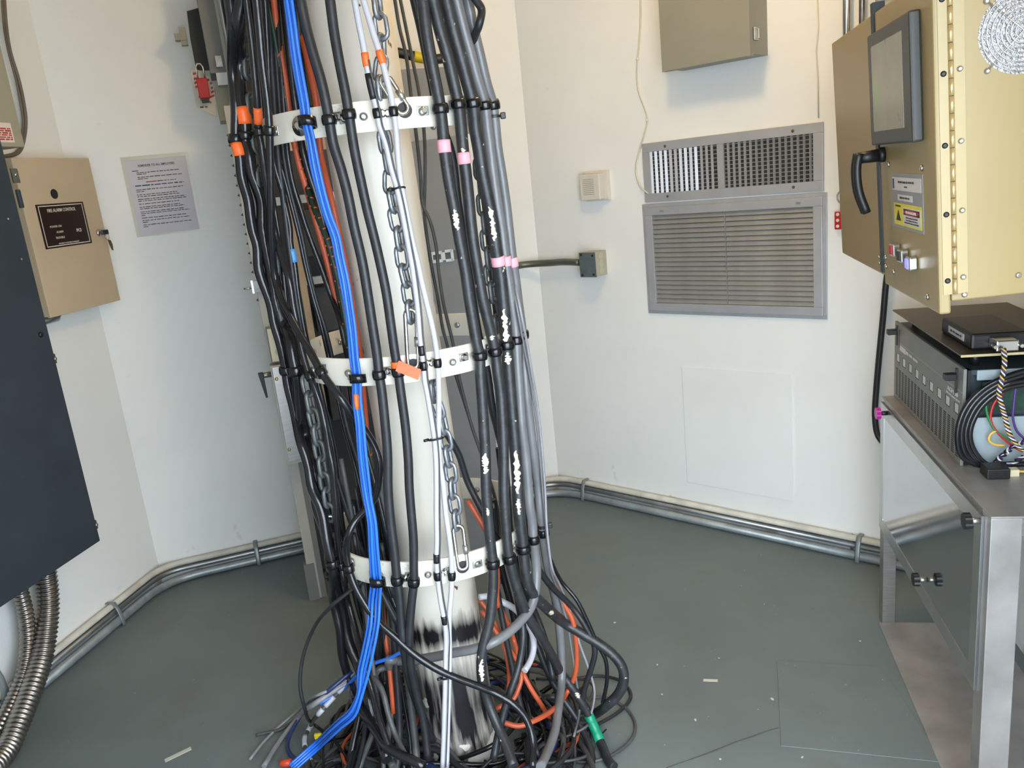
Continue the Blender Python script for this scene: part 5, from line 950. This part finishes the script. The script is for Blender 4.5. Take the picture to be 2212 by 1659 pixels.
for tu in range(4):
    du = -2 + tu * 9
    Cc += [(2230 + du, 800 + du), (2185 - du * .2, 812 + du), (2130 + du * .6, 838 + du * .7), (2088 + du, 880 + du * .3), (2070 + du, 935), (2080 + du, 985 - du * .4), (2115 + du * .8, 1025 - du * .8), (2165 + du * .4, 1048 - du), (2240, 1055 - du)] if tu % 2 == 0 else [(2240, 1055 - du), (2165 + du * .4, 1048 - du), (2115 + du * .8, 1025 - du * .8), (2080 + du, 985 - du * .4), (2070 + du, 935), (2088 + du, 880 + du * .3), (2130 + du * .6, 838 + du * .7), (2185 - du * .2, 812 + du), (2230 + du, 800 + du)]
cp_ = [side(-.078 + .004 * (i % 5) * .2, *p) for i, p in enumerate(Cc)]
for p in cp_: p.z = max(p.z, TZ + .012)
MB().tube(catmull(cp_, 5), .0068, 9).build('cable', BLK, t); P = side(-.07, 2125, 1030); MB().tube([P + Vector((0, 0, .03)), P + Vector((-.004, -.01, 0)), P + Vector((.0, 0, -.02))], .003, 6).build('zip_tie', TBLK, t)
t = wthing('plug_block', 3, 'black plug block with a cream terminal lying on the table edge', 'plug'); P = side(-.04, 2150, 1065); c3, x3, n3 = fr(3); s = (P - c3).dot(x3); o_ = (P - c3).dot(n3)
MB().box(s - .02, s + .03, -o_ - .03, -o_ + .02, TZ, TZ + .026).build('block', BPLAS, t, bev=.003); MB().box(s - .008, s + .012, -o_ + .021, -o_ + .045, TZ, TZ + .016).build('terminal', mat('cream_terminal', (216, 206, 170), .4), t); MB().tube([(s, -o_ + .045, TZ + .008), (s, -o_ + .08, TZ + .006), (s + .01, -o_ + .14, TZ + .006)], .003, 6).build('wire', wires['yellow wire'][0], t)
# ================================================================== LITTER ON THE FLOOR
CHIP = mat('paint_chip', (200, 198, 184), .6)
for i, (u, v, w_, h_) in enumerate([(385, 1630, .050, .011), (1535, 1470, .028, .008), (1328, 1345, .010, .008), (1420, 1436, .008, .005), (1502, 1555, .007, .010), (1553, 1422, .006, .004), (1651, 1305, .005, .003), (1858, 1385, .006, .005), (1827, 1480, .006, .004), (1430, 1500, .007, .004), (1556, 1640, .006, .006), (1733, 1636, .008, .005), (1668, 1510, .012, .008)]):
    p = flo(u, v, .001); rr = random.Random(i); w_ *= .62 if i > 1 else .8; h_ *= .62 if i > 1 else .8; k = rr.randint(5, 7); pts = [(w_ * math.cos(2 * PI * j / k) * rr.uniform(.7, 1.1) if i > 1 else (w_ if j in (0, 1, k - 1) else -w_), h_ * math.sin(2 * PI * j / k) * rr.uniform(.7, 1.1)) for j in range(k)]
    if i < 2: pts = [(-w_, -h_), (w_ * .95, -h_ * .8), (w_, h_), (-w_ * .97, h_ * .9)]
    o = MB().slab(pts, 0, .0012).build('paper_scrap' if i < 2 else 'paint_chip', CHIP, fix=True); o.location = p; o.rotation_euler = (0, 0, rr.uniform(-1, 2) if i > 1 else (.62 if i == 0 else -.25))
    tag(o, ('long white paper strip on the floor by the left wall pipes' if i == 0 else 'torn bit of masking tape on the open floor right of the heap') if i < 2 else 'small pale paint chip lying on the grey floor', 'scrap' if i < 2 else 'paint chip', None if i < 2 else 'paint chips on the floor')
P = flo(687, 1590, .06); tag(MB().box(-.011, .011, -.005, .005, -.009, .009).build('cable_tag', TYEL, bev=.003), 'small bright yellow tag among the cables at the left of the heap', 'tag').location = P
P = flo(618, 1648, .02); tag(MB().cyl((-.015, 0, 0), (.015, 0, 0), .011, 10).build('connector_cap', mat('red_orange_cap', (214, 70, 40), .4)), 'red-orange connector cap on the floor at the left of the heap', 'connector').location = P
